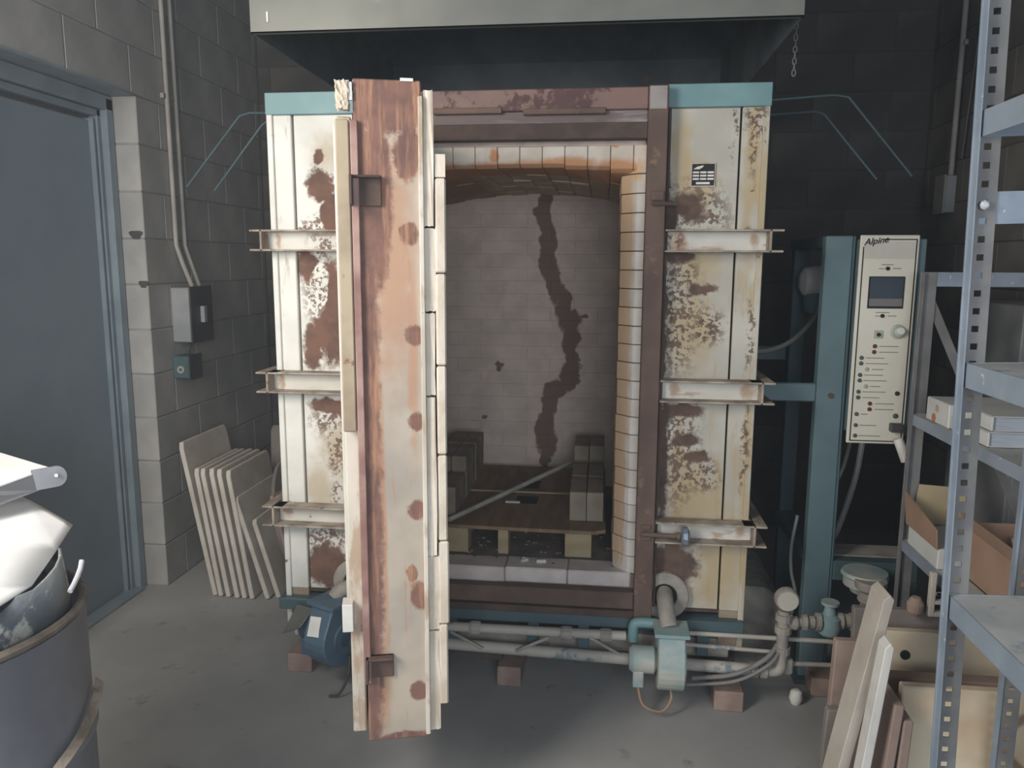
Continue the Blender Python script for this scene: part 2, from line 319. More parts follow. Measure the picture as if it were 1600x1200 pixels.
def root_loc(o):
    while o.parent: o = o.parent
    return Vector(o.location)
def obj(name, bm, mat, parent=None, bevel=0, loc=None, smooth=False, label=None, uv=None):
    """one mesh object; vertices are given in room coordinates and shifted to the origin of their thing"""
    me = D.meshes.new(name)
    if uv:
        L = bm.loops.layers.uv.new('UVMap')
        for f in bm.faces:
            for l in f.loops: l[L].uv = uv(l.vert.co)
    off = root_loc(parent) if parent else (Vector(loc) if loc is not None else Vector((0,0,0)))
    bmesh.ops.translate(bm, verts=bm.verts, vec=-off)
    if smooth:
        for f in bm.faces: f.smooth = True
        for e in bm.edges:
            if len(e.link_faces) == 2 and e.calc_face_angle(0) > .6: e.smooth = False
    bm.to_mesh(me); bm.free()
    me.materials.append(M[mat] if isinstance(mat, str) else mat)
    o = D.objects.new(name, me); COL.objects.link(o)
    if parent: o.parent = parent
    elif loc is not None: o.location = loc
    if bevel:
        b = o.modifiers.new('edge', 'BEVEL'); b.width = bevel; b.segments = 1; b.limit_method = 'ANGLE'
    if label: o['label'] = label
    return o
def tag(o, label, cat, group=None):
    o['label'] = label; o['category'] = cat
    if group: o['group'] = group
    return o
def thing(name, label, cat, loc=(0,0,0), group=None):
    o = D.objects.new(name, None); COL.objects.link(o); o.location = loc; o.empty_display_size = .1
    return tag(o, label, cat, group)
def struct(name, bm, mat, bevel=0):
    o = obj(name, bm, mat, None, bevel); o['kind'] = 'structure'; return o
CACHE = {}
def piece(name, parent, size, centre, mat, bevel=.003, rot=None, jit=0.0):
    """a box-shaped piece sharing its mesh with others of its size"""
    key = (name, tuple(round(s, 3) for s in size), mat, bevel, jit and random.randint(0, 4))
    if key not in CACHE:
        bm = BM(); sx, sy, sz = (s/2 for s in size); box(bm, -sx, sx, -sy, sy, -sz, sz)
        if bevel: bmesh.ops.bevel(bm, geom=bm.edges[:], offset=bevel, segments=1, affect='EDGES', clamp_overlap=True)
        if jit: jitter(bm, jit)
        me = D.meshes.new(name); bm.to_mesh(me); bm.free(); me.materials.append(M[mat]); CACHE[key] = me
    o = D.objects.new(name, CACHE[key]); COL.objects.link(o)
    if parent: o.parent = parent; o.location = Vector(centre)-root_loc(parent)
    else: o.location = centre
    if rot: o.rotation_euler = rot
    return o

# ================================================================= THE ROOM
XL, XR, YB, ZC = -1.725, 2.05, 1.9, 3.3
bm = BM(); box(bm, -2.2, 2.4, -5.2, 2.15, -.1, 0); struct('floor', bm, 'floor')
bm = BM(); box(bm, -2.2, 2.4, -3.4, 2.15, ZC, ZC+.1); struct('ceiling', bm, 'ceil')
BH, BL = .2055, .411
DY0, DY1, DZ = -.50, .64, 2.2605           # the doorway in the wall with the steel door
def block_rows(wall, axis, a0, a1, plane, inward, mat, hole=None, thick=.19, zmax=3.28):
    """courses of concrete block laid in running bond, each block an object"""
    row = 0; z = 0
    while z < zmax:
        z1 = min(z+BH, zmax); off = .2 if row % 2 else -.005
        a = math.floor((a0-off)/BL)*BL+off
        while a < a1:
            s, e = max(a, a0), min(a+BL, a1); segs = [(s, e)]
            if hole and z < hole[2]-.01:
                segs = [(p, q) for (p, q) in ((s, min(e, hole[0])), (max(s, hole[1]), e)) if q-p > .02]
            for (p, q) in segs:
                if q-p < .02: continue
                g = .004
                L = q-p-g; H = z1-z-g; c = (p+q)/2
                if axis == 'y': piece('concrete_block', wall, (thick, L, H), (plane-inward*thick/2, c, (z+z1)/2), mat, .004)
                else: piece('concrete_block', wall, (L, thick, H), (c, plane-inward*thick/2, (z+z1)/2), mat, .004)
            a += BL
        z += BH; row += 1
bm = BM()
box(bm, XL-.18, XL-.003, -3.4, DY0-.005, 0, ZC); box(bm, XL-.18, XL-.003, DY1+.005, YB, 0, ZC); box(bm, XL-.18, XL-.003, DY0-.005, DY1+.005, DZ+.005, ZC)
wl = struct('wall_left', bm, 'joint')
block_rows(wl, 'y', -1.3, YB, XL, 1, 'block', hole=(DY0, DY1, DZ))
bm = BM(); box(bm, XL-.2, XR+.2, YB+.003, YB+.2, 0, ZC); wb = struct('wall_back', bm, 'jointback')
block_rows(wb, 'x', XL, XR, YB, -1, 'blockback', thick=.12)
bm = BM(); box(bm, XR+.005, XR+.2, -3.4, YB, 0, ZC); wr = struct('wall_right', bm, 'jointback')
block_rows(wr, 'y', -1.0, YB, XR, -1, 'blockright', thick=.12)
# lintel angle over the doorway
bm = BM(); box(bm, XL-.14, XL+.006, DY0-.05, DY1-.01, DZ-.006, DZ+.004); box(bm, XL-.14, XL-.13, DY0-.05, DY1-.01, DZ-.07, DZ); tr = struct('trim_1', bm, 'doorframe')
# steel door and its frame
FX = -1.83                                  # face of the frame
bm = BM()
for (y0, y1) in ((DY0, DY0+.05), (DY1-.05, DY1-.004)):
    box(bm, FX-.07, FX, y0, y1, 0, DZ-.02)
for (y0, y1) in ((DY0+.05, DY0+.075), (DY1-.075, DY1-.05)):
    box(bm, FX-.07, FX-.03, y0, y1, 0, DZ-.05)
box(bm, FX-.07, FX, DY0, DY1-.004, DZ-.07, DZ-.008); box(bm, FX-.07, FX-.03, DY0+.05, DY1-.05, DZ-.10, DZ-.07)
dr = struct('door_1', bm, 'doorframe', .003)
bm = BM(); box(bm, FX-.115, FX-.055, DY0+.075, DY1-.095, .012, DZ-.12); obj('door_leaf', bm, 'steeldoor', dr, .003)
bm = BM(); box(bm, FX-.10, FX-.035, DY1-.098, DY1-.085, .0, DZ-.11); obj('door_edge_strip', bm, 'shiny' if 0 else 'doorframe', dr, .002)
bm = BM(); box(bm, FX-.12, FX+.02, DY0+.05, DY1-.05, 0, .012); obj('threshold', bm, 'doorframe', dr)
# behind the steel door the wall goes on
bm = BM(); box(bm, XL-.3, XL-.25, DY0-.1, DY1+.1, 0, DZ+.1); struct('wall_recess', bm, 'joint')

# haze volume added to imitate a bluish veil in the lens
veil_haze = D.materials.new('lens_veil_haze'); veil_haze.use_nodes = True; dt = veil_haze.node_tree; dt.nodes.clear()
vs_ = dt.nodes.new('ShaderNodeVolumeScatter'); vs_.inputs['Color'].default_value = (.80, .90, 1.0, 1); vs_.inputs['Density'].default_value = .024; vs_.inputs['Anisotropy'].default_value = .35
mo_ = dt.nodes.new('ShaderNodeOutputMaterial'); dt.links.new(vs_.outputs[0], mo_.inputs['Volume']); M['veil_haze'] = veil_haze
bm = BM(); box(bm, XL-.12, XR-.001, -3.3, YB-.001, .001, ZC-.01); hz_ = struct('haze', bm, 'veil_haze')
for (y_, z_, w_, h_, x_) in ((DY1,1.66,.05,.04,-1.765),(DY1,1.44,.035,.035,-1.745)):
    bm = BM(); q_ = [(x_+w_*.6*math.cos(a)*(1+.3*math.sin(3*a)), y_+.001, z_+h_*.6*math.sin(a)*(1+.25*math.cos(2*a))) for a in [k*math.pi/8 for k in range(16)]]
    prism(bm, q_, (0, .004, 0)); obj('paint_chip', bm, 'jointback', wl)
# conduits and switch boxes on the wall beside the door
def conduit(pts, label, r=.011, mat='conduit', group=None, clips=(), name='conduit_pipe'):
    t = thing(name, label, 'conduit', pts[-1], group)
    bm = BM(); tube(bm, pts, r, 10); obj('pipe', bm, mat, t, smooth=True)
    for (x, y, z) in clips:
        bm = BM(); box(bm, x-.012, x+.006, y-.03, y+.03, z-.012, z+.012); obj('pipe_clip', bm, mat, t, .002)
    return t
conduit([(XL+.016,.862,3.28),(XL+.016,.87,2.6),(XL+.016,.875,1.62),(XL+.03,.90,1.53),(XL+.05,.935,1.425)], 'nearer of the two thin conduits running down to the grey box by the steel door', group=None, clips=((XL+.012,.87,2.3),))
conduit([(XL+.016,.935,3.28),(XL+.016,.94,2.6),(XL+.016,.95,1.62),(XL+.03,.975,1.53),(XL+.05,1.0,1.425)], 'farther of the two thin painted conduits, the one next to the dark corner', clips=((XL+.012,.94,2.3),))
t = thing('switch_box', 'tall grey electric switch box under the two conduits', 'switch box', (XL,.92,1.15))
bm = BM(); box(bm, XL+.002, XL+.095, .82, 1.02, 1.16, 1.42); obj('box_body', bm, 'greybox', t, .004)
bm = BM(); box(bm, XL+.095, XL+.103, .815, 1.025, 1.155, 1.425); obj('cover', bm, 'darkgrey', t, .003)  # dark colour stands in for shade on the side facing the room
bm = BM(); box(bm, XL+.103, XL+.125, .9, .93, 1.25, 1.33); obj('switch_lever', bm, 'greybox', t, .003)
bm = BM(); tube(bm, smooth_path([(XL+.06,.9,1.16),(XL+.05,.87,1.13),(XL+.05,.87,1.10)]), .008, 8); obj('cable', bm, 'darkgrey', t, smooth=True)
t = thing('outlet_box', 'small dark green outlet box hanging under the grey switch box', 'outlet box', (XL,.86,.98))
bm = BM(); box(bm, XL+.002, XL+.085, .80, .91, .985, 1.095); obj('box_body', bm, 'teal_dark', t, .006)
bm = BM(); box(bm, XL+.085, XL+.091, .795, .915, .98, 1.10); obj('cover', bm, 'darkgrey', t, .002)
bm = BM(); ring(bm, (XL+.045,.80,1.03), (0,-1,0), .008, .018, .006); obj('knockout_ring', bm, 'conduit', t)
# conduit and box on the far right wall
t = conduit([(XR-.03,1.50,3.28),(XR-.03,1.50,1.98)], 'single thin conduit running down the wall above the slotted shelves', r=.013, clips=((XR-.02,1.5,2.6),))
t = thing('wall_outlet', 'small flat outlet box at the lower end of the single conduit', 'outlet box', (XR,1.55,1.8))
bm = BM(); box(bm, XR-.055, XR-.002, 1.49, 1.60, 1.80, 1.98); obj('box_body', bm, 'greybox', t, .004)
bm = BM(); box(bm, XR-.062, XR-.055, 1.485, 1.605, 1.795, 1.985); obj('cover', bm, 'conduit', t, .002)
bm = BM(); tube(bm, [(XR-.02,1.28,3.28),(XR-.02,1.34,2.7),(XR-.02,1.42,2.05)], .006, 8)
tag(obj('black_cable', bm, 'darkgrey', None, loc=(XR-.02,1.42,2.05), smooth=True), 'dark cable hanging down the wall beside the single conduit', 'cable')

# ================================================================= THE KILN
KY = 1.36
kiln = thing('kiln', 'large rusty cream front-loading brick kiln standing open in the middle of the room', 'kiln', (0,.68,.1))
K = kiln
# shell: side and back sheets, roof
bm = BM(); box(bm, -.835, -.825, .002, KY, .30, 2.11); box(bm, .825, .835, .002, KY, .30, 2.11); box(bm, -.835, .835, KY, KY+.01, .30, 2.11)
obj('shell_sheet', bm, 'cream_plain', K)
bm = BM(); box(bm, -.835, .835, .0, KY, 2.09, 2.112); obj('roof_sheet', bm, 'teal_dark', K)
bm = BM(); box(bm, -.835, .835, .0, KY, .31, .325); obj('bottom_sheet', bm, 'rust_dark', K)
# front sheets and corner columns
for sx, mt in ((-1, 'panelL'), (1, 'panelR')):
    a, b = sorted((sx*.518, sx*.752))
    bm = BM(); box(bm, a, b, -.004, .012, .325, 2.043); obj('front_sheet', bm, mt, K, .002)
    a, b = sorted((sx*.758, sx*.842))
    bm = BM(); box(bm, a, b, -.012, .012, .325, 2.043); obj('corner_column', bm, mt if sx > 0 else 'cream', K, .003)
    a, b = sorted((sx*.822, sx*.842))
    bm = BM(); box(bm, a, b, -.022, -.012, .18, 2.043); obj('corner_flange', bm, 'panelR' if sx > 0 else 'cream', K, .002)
    a, b = sorted((sx*.518, sx*.846))
    bm = BM(); box(bm, a, b, -.020, .012, 2.043, 2.116); obj('top_band', bm, 'teal', K, .002, label='teal painted band across the top')
    a, b = sorted((sx*.455, sx*.518))
    bm = BM(); box(bm, a, b, -.07, .0, .30, 2.104)
    bm2 = bm
    obj('front_column', bm, 'rust', K, .003, label='brown rusty upright column of the opening')
    a, b = sorted((sx*.522, sx*.53))
    bm = BM(); box(bm, a, b, -.045, -.005, .34, 2.04); obj('column_lip', bm, 'rust_dark', K)
    # lower ochre skirt
    a, b = sorted((sx*.758, sx*.84))
    bm = BM(); box(bm, a, b, -.010, .012, .18, .325); obj('skirt', bm, 'tan', K)
# end caps of column right
bm = BM(); box(bm, .458, .512, -.073, -.07, 2.03, 2.10); obj('column_cap', bm, 'lintel_grey', K)
# lintel
bm = BM(); box(bm, -.455, .455, -.05, .0, 2.035, 2.104); obj('lintel_beam', bm, 'lintel', K, .003)
bm = BM(); box(bm, -.455, .455, -.036, .0, 1.995, 2.035); obj('lintel_web', bm, 'lintel_grey', K, .002)
bm = BM(); box(bm, -.455, .455, -.052, .0, 1.944, 1.995); obj('lintel_lip', bm, 'rust_dark', K, .002)
for (x0, x1, z0) in ((-.25,-.02,2.028),(.05,.32,2.022)):
    bm = BM(); box(bm, x0, x1, -.056, -.03, z0, z0+.02); obj('lintel_scale', bm, 'rust', K, .003)
# lower sill plate, teal base channel, stubs
bm = BM(); box(bm, -.455, .455, -.045, .0, .325, .388); obj('sill_beam', bm, 'rust', K, .003)
bm = BM(); box(bm, -.455, .455, -.06, .0, .300, .325); obj('sill_lip', bm, 'rust_dark', K, .002)
bm = BM(); box(bm, -.86, .84, -.05, .02, .255, .298); obj('base_channel', bm, 'teal_dark', K, .003)
for x in (-.20, .1, .28, .70):
    bm = BM(); box(bm, x-.02, x+.02, -.055, -.03, .17, .258); obj('channel_stub', bm, 'teal_dark', K, .002)
bm = BM(); box(bm, -.84, .84, .06, .12, .16, .30); box(bm, -.84, .84, .9, .96, .16, .30); obj('base_beam', bm, 'rust_dark', K, .003)
bm = BM(); box(bm, -.80, .80, .0, .06, .14, .21); obj('lower_beam', bm, 'pipegrey', K, .004)
for x in (-.8, -.1, .74): 
    bm = BM(); box(bm, x, x+.08, .0, 1.3, .075, .14); obj('skid', bm, 'rust_dark', K, .003)
# cross channels on the front and I-beams along the sides
for z0, z1 in ((1.580,1.653),(1.083,1.158),(.590,.666)):
    for sx in (-1, 1):
        a, b = sorted((sx*.52, sx*.85))
        bm = BM()
        box(bm, a, b, -.03, -.024, z0+.006, z1-.006); cc = obj('cross_channel', bm, 'beamweb', K)
        for q in (z1-.006, z0):
            bm = BM(); box(bm, a, b, -.085, -.024, q, q+.006); obj('flange', bm, 'beamedge', cc, .001)
        bm = BM()
        a, b = sorted((sx*.848, sx*.856)); box(bm, a, b, -.088, KY, z0, z1)
        a, b = sorted((sx*.815, sx*.893)); box(bm, a, b, -.088, KY, z1-.007, z1); box(bm, a, b, -.088, KY, z0, z0+.007)
        obj('side_beam', bm, 'beamedge', K, .0015)
# inner steel walls, brick lining
bm = BM(); box(bm, -.60, -.50, .02, 1.32, .44, 1.98); box(bm, .50, .60, .02, 1.32, .44, 1.98); box(bm, -.6, .6, 1.20, 1.32, .44, 1.98)
obj('lining_wall', bm, 'mortar', K)
bm = BM(); box(bm, -.6, .6, .0, 1.32, .325, .440); obj('chamber_floor', bm, 'chfloor', K)
bm = BM(); n = 0
for i in range(150):
    x = random.uniform(-.45, .40); y = random.uniform(.03, .5); s = random.uniform(.002, .006)
    box(bm, x-s, x+s*random.uniform(.6,1.6), y-s, y+s, .438, .44+s*1.2)
dd = obj('rubble_crumbs', bm, 'chfloor', K); dd['kind'] = 'stuff'
# back wall bricks
z = .442; r = 0
while z < 1.93:
    x = -.50-(.115 if r % 2 else 0)
    while x < .5:
        a, b = max(x, -.50), min(x+.2286, .50)
        if b-a > .03: piece('fire_brick', K, (b-a-.0004, .10, .0632), ((a+b)/2, 1.15+random.uniform(-.001,.001), z+.0317), 'backbrick', .0007)
        x += .2286
    z += .0635; r += 1
# side lining bricks seen from the opening (upper courses run into the arch)
for sx in (-1, 1):
    z = .442; r = 0
    while z < 1.85:
        y = .26-(.115 if r % 2 else 0)
        while y < 1.09:
            a, b = max(y, .24), min(y+.2286, 1.09)
            if b-a > .04: piece('fire_brick', K, (.06, b-a-.003, .060), (sx*.475, (a+b)/2, z+.0317), 'bricktan', .002)
            y += .2286
        z += .0635; r += 1
# jamb bricks, bevelled
def jamb_mesh(sx, h, mat, wide=False):
    bm = BM(); x = lambda v: sx*v
    prof = [(x(.453), .0), (x(.428), .006), (x(.378), .06), (x(.375), .235), (x(.50), .235), (x(.50), .0)]
    prism(bm, [(p[0], p[1], .001) for p in prof], (0, 0, h-.003))
    bmesh.ops.bevel(bm, geom=bm.edges[:], offset=.0018, segments=1, affect='EDGES', clamp_overlap=True)
    me = D.meshes.new('jamb_brick'); bm.to_mesh(me); bm.free(); me.materials.append(M[mat]); return me
for sx in (-1, 1):
    me = jamb_mesh(sx, .0635, 'jamb'); me2 = jamb_mesh(sx, .085, 'jamb'); k = 0; z = .442
    while z < 1.84:
        o = D.objects.new('jamb_brick', me); COL.objects.link(o); o.parent = K
        o.location = Vector((random.uniform(-.0015,.0015), random.uniform(-.002,.002), z))-root_loc(K); z += .0635
    zt = z
# arch bricks
def arch_z(x): return 1.862-.052*(x/.45)**2
xs = [-.5+i*.0762 for i in range(14)]
ys = [.005, .235, .465, .695, .925, 1.10]
for i in range(13):
    x0, x1 = xs[i]+.001, xs[i+1]-.001
    for j in range(5):
        y0, y1 = ys[j]+.001, ys[j+1]-.001
        dz = random.uniform(-.004, .004); dy = random.uniform(-.003, .004) if j == 0 else 0
        if j == 0: za, zb = arch_z(0)-.01*(x0/.45)**2-.002, arch_z(0)-.01*(x1/.45)**2-.002; top = 1.936
        else: za, zb = arch_z(x0)+.004, arch_z(x1)+.004; top = 1.975
        if j == 0 and abs((x0+x1)/2) > .37: za = zb = zt if False else 1.842
        bm = BM(); 
        za += dz; zb += dz
        pts = [(x0, y0+dy, za+(.012 if j == 0 else 0)), (x1, y0+dy, zb+(.012 if j == 0 else 0)), (x1, y0+dy, top), (x0, y0+dy, top)]
        if j == 0:
            V = [bm.verts.new(p) for p in pts]+[bm.verts.new((x0, y0+dy+.02, za)), bm.verts.new((x1, y0+dy+.02, zb)), bm.verts.new((x1, y1, arch_z(x1)+dz)), bm.verts.new((x0, y1, arch_z(x0)+dz)), bm.verts.new((x1, y1, top)), bm.verts.new((x0, y1, top))]
            for f in ((0,1,2,3),(0,4,5,1),(4,7,6,5),(7,9,8,6),(3,2,8,9),(0,3,9,7,4),(1,5,6,8,2)): bm.faces.new([V[q] for q in f])
            bmesh.ops.recalc_face_normals(bm, faces=bm.faces[:])
        else: prism(bm, pts, (0, y1-y0, 0))
        bmesh.ops.bevel(bm, geom=bm.edges[:], offset=.002, segments=1, affect='EDGES', clamp_overlap=True)
        obj('arch_brick', bm, 'arch' if j == 0 else 'archin', K)
bm = BM(); box(bm, -.6, .6, .02, 1.2, 1.976, 2.05); obj('roof_insulation', bm, 'mortar', K)
bm = BM(); box(bm, -.453, .453, .002, .02, 1.93, 1.972); obj('arch_backing', bm, 'mortar', K)
# sill bricks
x = -.47
for L in (.2286, .2286, .2286, .2286):
    piece('sill_brick', K, (L-.003, .11, .056), (x+L/2, .05+random.uniform(-.004,.002), .416+random.uniform(-.002,.002)), 'sill', .004, jit=.001); x += L
# name plate: black plate with pale rows
bm = BM(); box(bm, .600, .680, -.010, -.004, 1.793, 1.870); npl = obj('name_plate', bm, 'cream_plain', K, .001, label='small black and silver rating plate')
bm = BM(); box(bm, .604, .676, -.0115, -.010, 1.797, 1.866); obj('plate_print', bm, 'ink', npl)
bm = BM()
for r_ in range(3):
    for c_ in range(3): box(bm, .607+c_*.0235, .607+c_*.0235+.020, -.0125, -.0115, 1.836-r_*.0105, 1.842-r_*.0105)
box(bm, .618, .662, -.0125, -.0115, 1.801, 1.808)
prism(bm, [(.608,-.0115,1.849),(.628,-.0115,1.849),(.640,-.0115,1.857),(.640,-.0115,1.861),(.62,-.0115,1.857)], (0,-.001,0))
obj('plate_rows', bm, 'white', npl)
# burner ports
for x, z in ((.563,.375),(-.567,.366)):
    bm = BM(); ring(bm, (x,-.004,z), (0,-1,0), .045, .087, .028); rg = obj('burner_port', bm, 'pipegrey', K, .004, label='round flanged burner port')
    bm = BM(); cyl(bm, (x,-.012,z), (x,-.006,z), .046, 24); obj('port_hole', bm, 'black', rg)
# lower latch with screw and nut
bm = BM(); box(bm, .470,.505,-.078,-.070,.635,.650); box(bm, .470,.505,-.078,-.070,.595,.610); lt = obj('latch_bracket', bm, 'rust', K, .002)
bm = BM(); cyl(bm, (.475,-.088,.622), (.60,-.092,.622), .008, 10); cyl(bm, (.592,-.092,.622), (.602,-.092,.622), .014, 12); obj('latch_bolt', bm, 'rust', lt, smooth=True)
bm = BM(); lathe(bm, (.606,-.092,.622), (1,0,0), [(0,.02),(.006,.032),(.02,.034),(.028,.022)], 10); obj('hand_nut', bm, 'nut', lt)
bm = BM(); box(bm, .470,.512,-.078,-.070,1.745,1.775); lt2 = obj('latch_bracket', bm, 'rust', K, .002)
bm = BM(); cyl(bm, (.475,-.088,1.735), (.56,-.05,1.735), .007, 8); obj('latch_bolt', bm, 'rust', lt2)
# bent rods reaching out from the top of both sides
for pts in ([(-.84,.3,2.108),(-1.05,.3,2.111),(-1.09,.3,2.10),(-1.322,.3,1.835)], [(-.84,.3,2.075),(-.975,.3,2.08),(-1.0,.3,2.066),(-1.208,.3,1.819)],
            [(.84,.3,2.118),(1.12,.3,2.135),(1.17,.3,2.127),(1.404,.3,1.854)], [(.84,.3,2.068),(1.06,.3,2.08),(1.09,.3,2.07),(1.285,.3,1.844)]):
    bm = BM(); tube(bm, pts, .0042, 8); obj('side_rod', bm, 'teal_dark', K, smooth=True)

# ---- the open door, seen edge-on
ND = Vector((.9643, .2647, 0)); DD = Vector((.2647, -.9643, 0)); E0 = Vector((-.188, -.835, 0))
def dp(s, t, z): return E0+ND*s+DD*t+Vector((0,0,z))
def dbox(bm, s0, s1, t0, t1, z0, z1):
    V = [bm.verts.new(dp(*p)) for p in ((s0,t0,z0),(s1,t0,z0),(s1,t1,z0),(s0,t1,z0),(s0,t0,z1),(s1,t0,z1),(s1,t1,z1),(s0,t1,z1))]
    for f in ((0,3,2,1),(4,5,6,7),(0,1,5,4),(1,2,6,5),(2,3,7,6),(3,0,4,7)): bm.faces.new([V[i] for i in f])
    bmesh.ops.recalc_face_normals(bm, faces=bm.faces[:]); return bm
duv = lambda co: ((co-E0).dot(ND), co.z)
bm = BM(); dbox(bm, -.080, .078, -.845, -.008, .290, 1.965)
kd = obj('kiln_door', bm, 'door', K, .003, uv=duv, label='swung-open door with a wide rust and cream free edge')
bm = BM(); dbox(bm, -.080, .078, -.010, .0, .290, 1.965); obj('edge_plate', bm, 'door', kd, .003, uv=duv, label='rust and cream edge plate with brown bare patches')
bm = BM(); dbox(bm, -.088, -.070, -.05, .012, .46, 1.87); obj('edge_lip', bm, 'pink', kd, .002)
bm = BM(); dbox(bm, .070, .082, -.05, .008, .30, 1.93); obj('edge_lip', bm, 'cream_plain', kd, .002)
bm = BM(); dbox(bm, -.122, -.086, -.845, -.03, .300, 1.885); obj('outer_skin', bm, 'cream_plain', kd, .004)
bm = BM(); dbox(bm, -.142, -.124, -.60, -.22, .50, 1.90); obj('outer_rib', bm, 'cream', kd, .003)
bm = BM(); dbox(bm, -.122, -.090, -.03, .01, 1.13, 1.872); obj('hinge_bar', bm, 'tan', kd, .003)
bm = BM(); dbox(bm, -.118, -.089, -.02, .012, 1.895, 1.958)
bmesh.ops.subdivide_edges(bm, edges=bm.edges[:], cuts=5, use_grid_fill=True); jitter(bm, .0035); obj('fibre_end', bm, 'lining', kd)
bm = BM(); dbox(bm, -.090, -.081, .0, .008, 1.915, 1.955); obj('edge_tab', bm, 'white', kd)
bm = BM(); dbox(bm, .03, .06, -.03, .004, 1.962, 1.969); obj('edge_tab', bm, 'white', kd)
bm = BM(); dbox(bm, -.140, -.112, -.05, .0, .60, .675); obj('paper_tag', bm, 'white', kd, .002)
for (s0, s1, z0, z1) in ((-.092,-.018,1.675,1.745),(-.083,-.012,.475,.535)):
    bm = BM(); dbox(bm, s0, s1, .0, .010, z0, z1); dbox(bm, s0, s0+.008, .0, .045, z0, z1); dbox(bm, s0, s1, .0, .03, z1-.006, z1)
    obj('door_bracket', bm, 'rust_dark', kd, .002)
for k, (z0, z1) in enumerate(((.305,.585),(.59,.79),(.795,1.21),(1.215,1.42),(1.425,1.625),(1.63,1.945))):
    bm = BM(); dbox(bm, .082, .108+random.uniform(-.003,.003), -.80, -.002+random.uniform(-.006,.002), z0, z1)
    bmesh.ops.subdivide_edges(bm, edges=bm.edges[:], cuts=3, use_grid_fill=True); jitter(bm, .0016)
    obj('lining_brick', bm, 'lining', kd)
z = .375
for L in (.2286,)*6:
    z1 = min(z+L, 1.80)
    bm = BM(); dbox(bm, .1085, .134+random.uniform(-.003,.003), -.74, -.003+random.uniform(-.003,.001), z+.001, z1-.002)
    bmesh.ops.bevel(bm, geom=bm.edges[:], offset=.004, segments=1, affect='EDGES'); obj('plug_brick', bm, 'lining', kd)
    z = z1
bm = BM(); dbox(bm, .1085, .134, -.74, -.004, z, 1.80); obj('plug_brick', bm, 'lining', kd)
# hinge knuckles to the frame column
for z0 in (.62, 1.12, 1.62):
    bm = BM(); c = dp(-.05, -.865, 0); cyl(bm, (c.x-.01, c.y, z0), (c.x-.01, c.y, z0+.1), .018, 12); obj('hinge', bm, 'rust_dark', kd, smooth=True)

# ---- things inside the chamber
t = thing('pallet', 'low plywood-topped pallet lying on the chamber floor under the brick stacks', 'pallet', (.05,.5,.44))
bm = BM(); prism(bm, [(-.47,.115,.545),(.30,.095,.545),(.352,.12,.545),(.350,1.0,.545),(-.47,1.0,.545)], (0,0,.014)); obj('plywood_top', bm, 'wood', t, .001)
for (x0, x1) in ((-.40,-.17),(-.055,-.015),(.20,.30)):
    for y0 in (.125, .5, .9): piece('pallet_block', t, (x1-x0, .08, .099), ((x0+x1)/2, y0+.04, .4935), 'woodlight', .002)
bm = BM(); box(bm, -.46,.345,.55,.56,.5595,.566); obj('batten', bm, 'woodlight', t)
for (a, b, c, d) in ((-.02,.07,.40,.50),(-.02,.06,.62,.74)):
    bm = BM(); box(bm, a, b, c, d, .5592, .5602); obj('board_gap', bm, 'black', t)
def brick_stack(xa, n, rows, group, near):
    k = 0
    for j, (y, hs) in enumerate(rows):
        for i in range(n):
            x = xa+i*.067; z = .5605
            for q, h in enumerate(hs):
                o = piece('loose_brick', None, (.0635, .2286, h), (x+random.uniform(-.0015,.0015), y+random.uniform(-.003,.003), z+h/2), 'bricktan', .002, rot=(0,0,random.uniform(-.01,.01)))
                depth = ('nearest', 'middle', 'farthest')[j]; side = ('outer', 'inner')[i] if near == 'left' else ('inner', 'outer')[i]
                lay = 'lower ' if len(hs) > 1 and q == 0 else ('upper ' if len(hs) > 1 else '')
                tag(o, f'{lay}{side} tan brick in the {depth} pair of the pile beside the {"open door" if near=="left" else "pale jamb"}', 'brick', group)
                z += h+.0005
brick_stack(.243, 2, [(.32,(.114,)),(.56,(.114,)),(.82,(.114,.0635))], 'loose bricks stacked on the pallet by the jamb', 'right')
brick_stack(-.332, 2, [(.32,(.114,)),(.56,(.114,.0635)),(.82,(.114,.0635))], 'loose bricks stacked on the pallet by the open door', 'left')
bm = BM(); tube(bm, [(-.245,.13,.570),(.20,.80,.640)], .010, 6); tag(obj('wooden_stick', bm, 'stick', None, loc=(-.245,.13,.56)), 'long pale stick lying diagonally across the pallet', 'stick')
bm = BM(); box(bm, -.06,-.0,.395,.41,.561,.567); tag(obj('white_scrap', bm, 'white', None, loc=(-.03,.40,.56)), 'small bright scrap lying beside the stick on the pallet', 'scrap')
bm = BM(); tube(bm, [(.045,.045,.452),(.065,.065,.450)], .006, 8); tube(bm, [(.048,.075,.452),(.063,.063,.450)], .006, 8)
tag(obj('stilt_fragment', bm, 'white', None, loc=(.055,.06,.443)), 'forked white ceramic fragment on the chamber floor in front of the pallet', 'fragment')
bm = BM(); tube(bm, [(.10,.05,.451),(.135,.055,.451)], .007, 8); tag(obj('ceramic_fragment', bm, 'white', None, loc=(.118,.05,.443)), 'short white ceramic rod lying next to the forked fragment', 'fragment')
bm = BM(); prism(bm, [(.30,.26,.5605),(.325,.26,.5605),(.33,.26,.585),(.315,.26,.60),(.305,.26,.58)], (0,-.012,0))
bm.free()

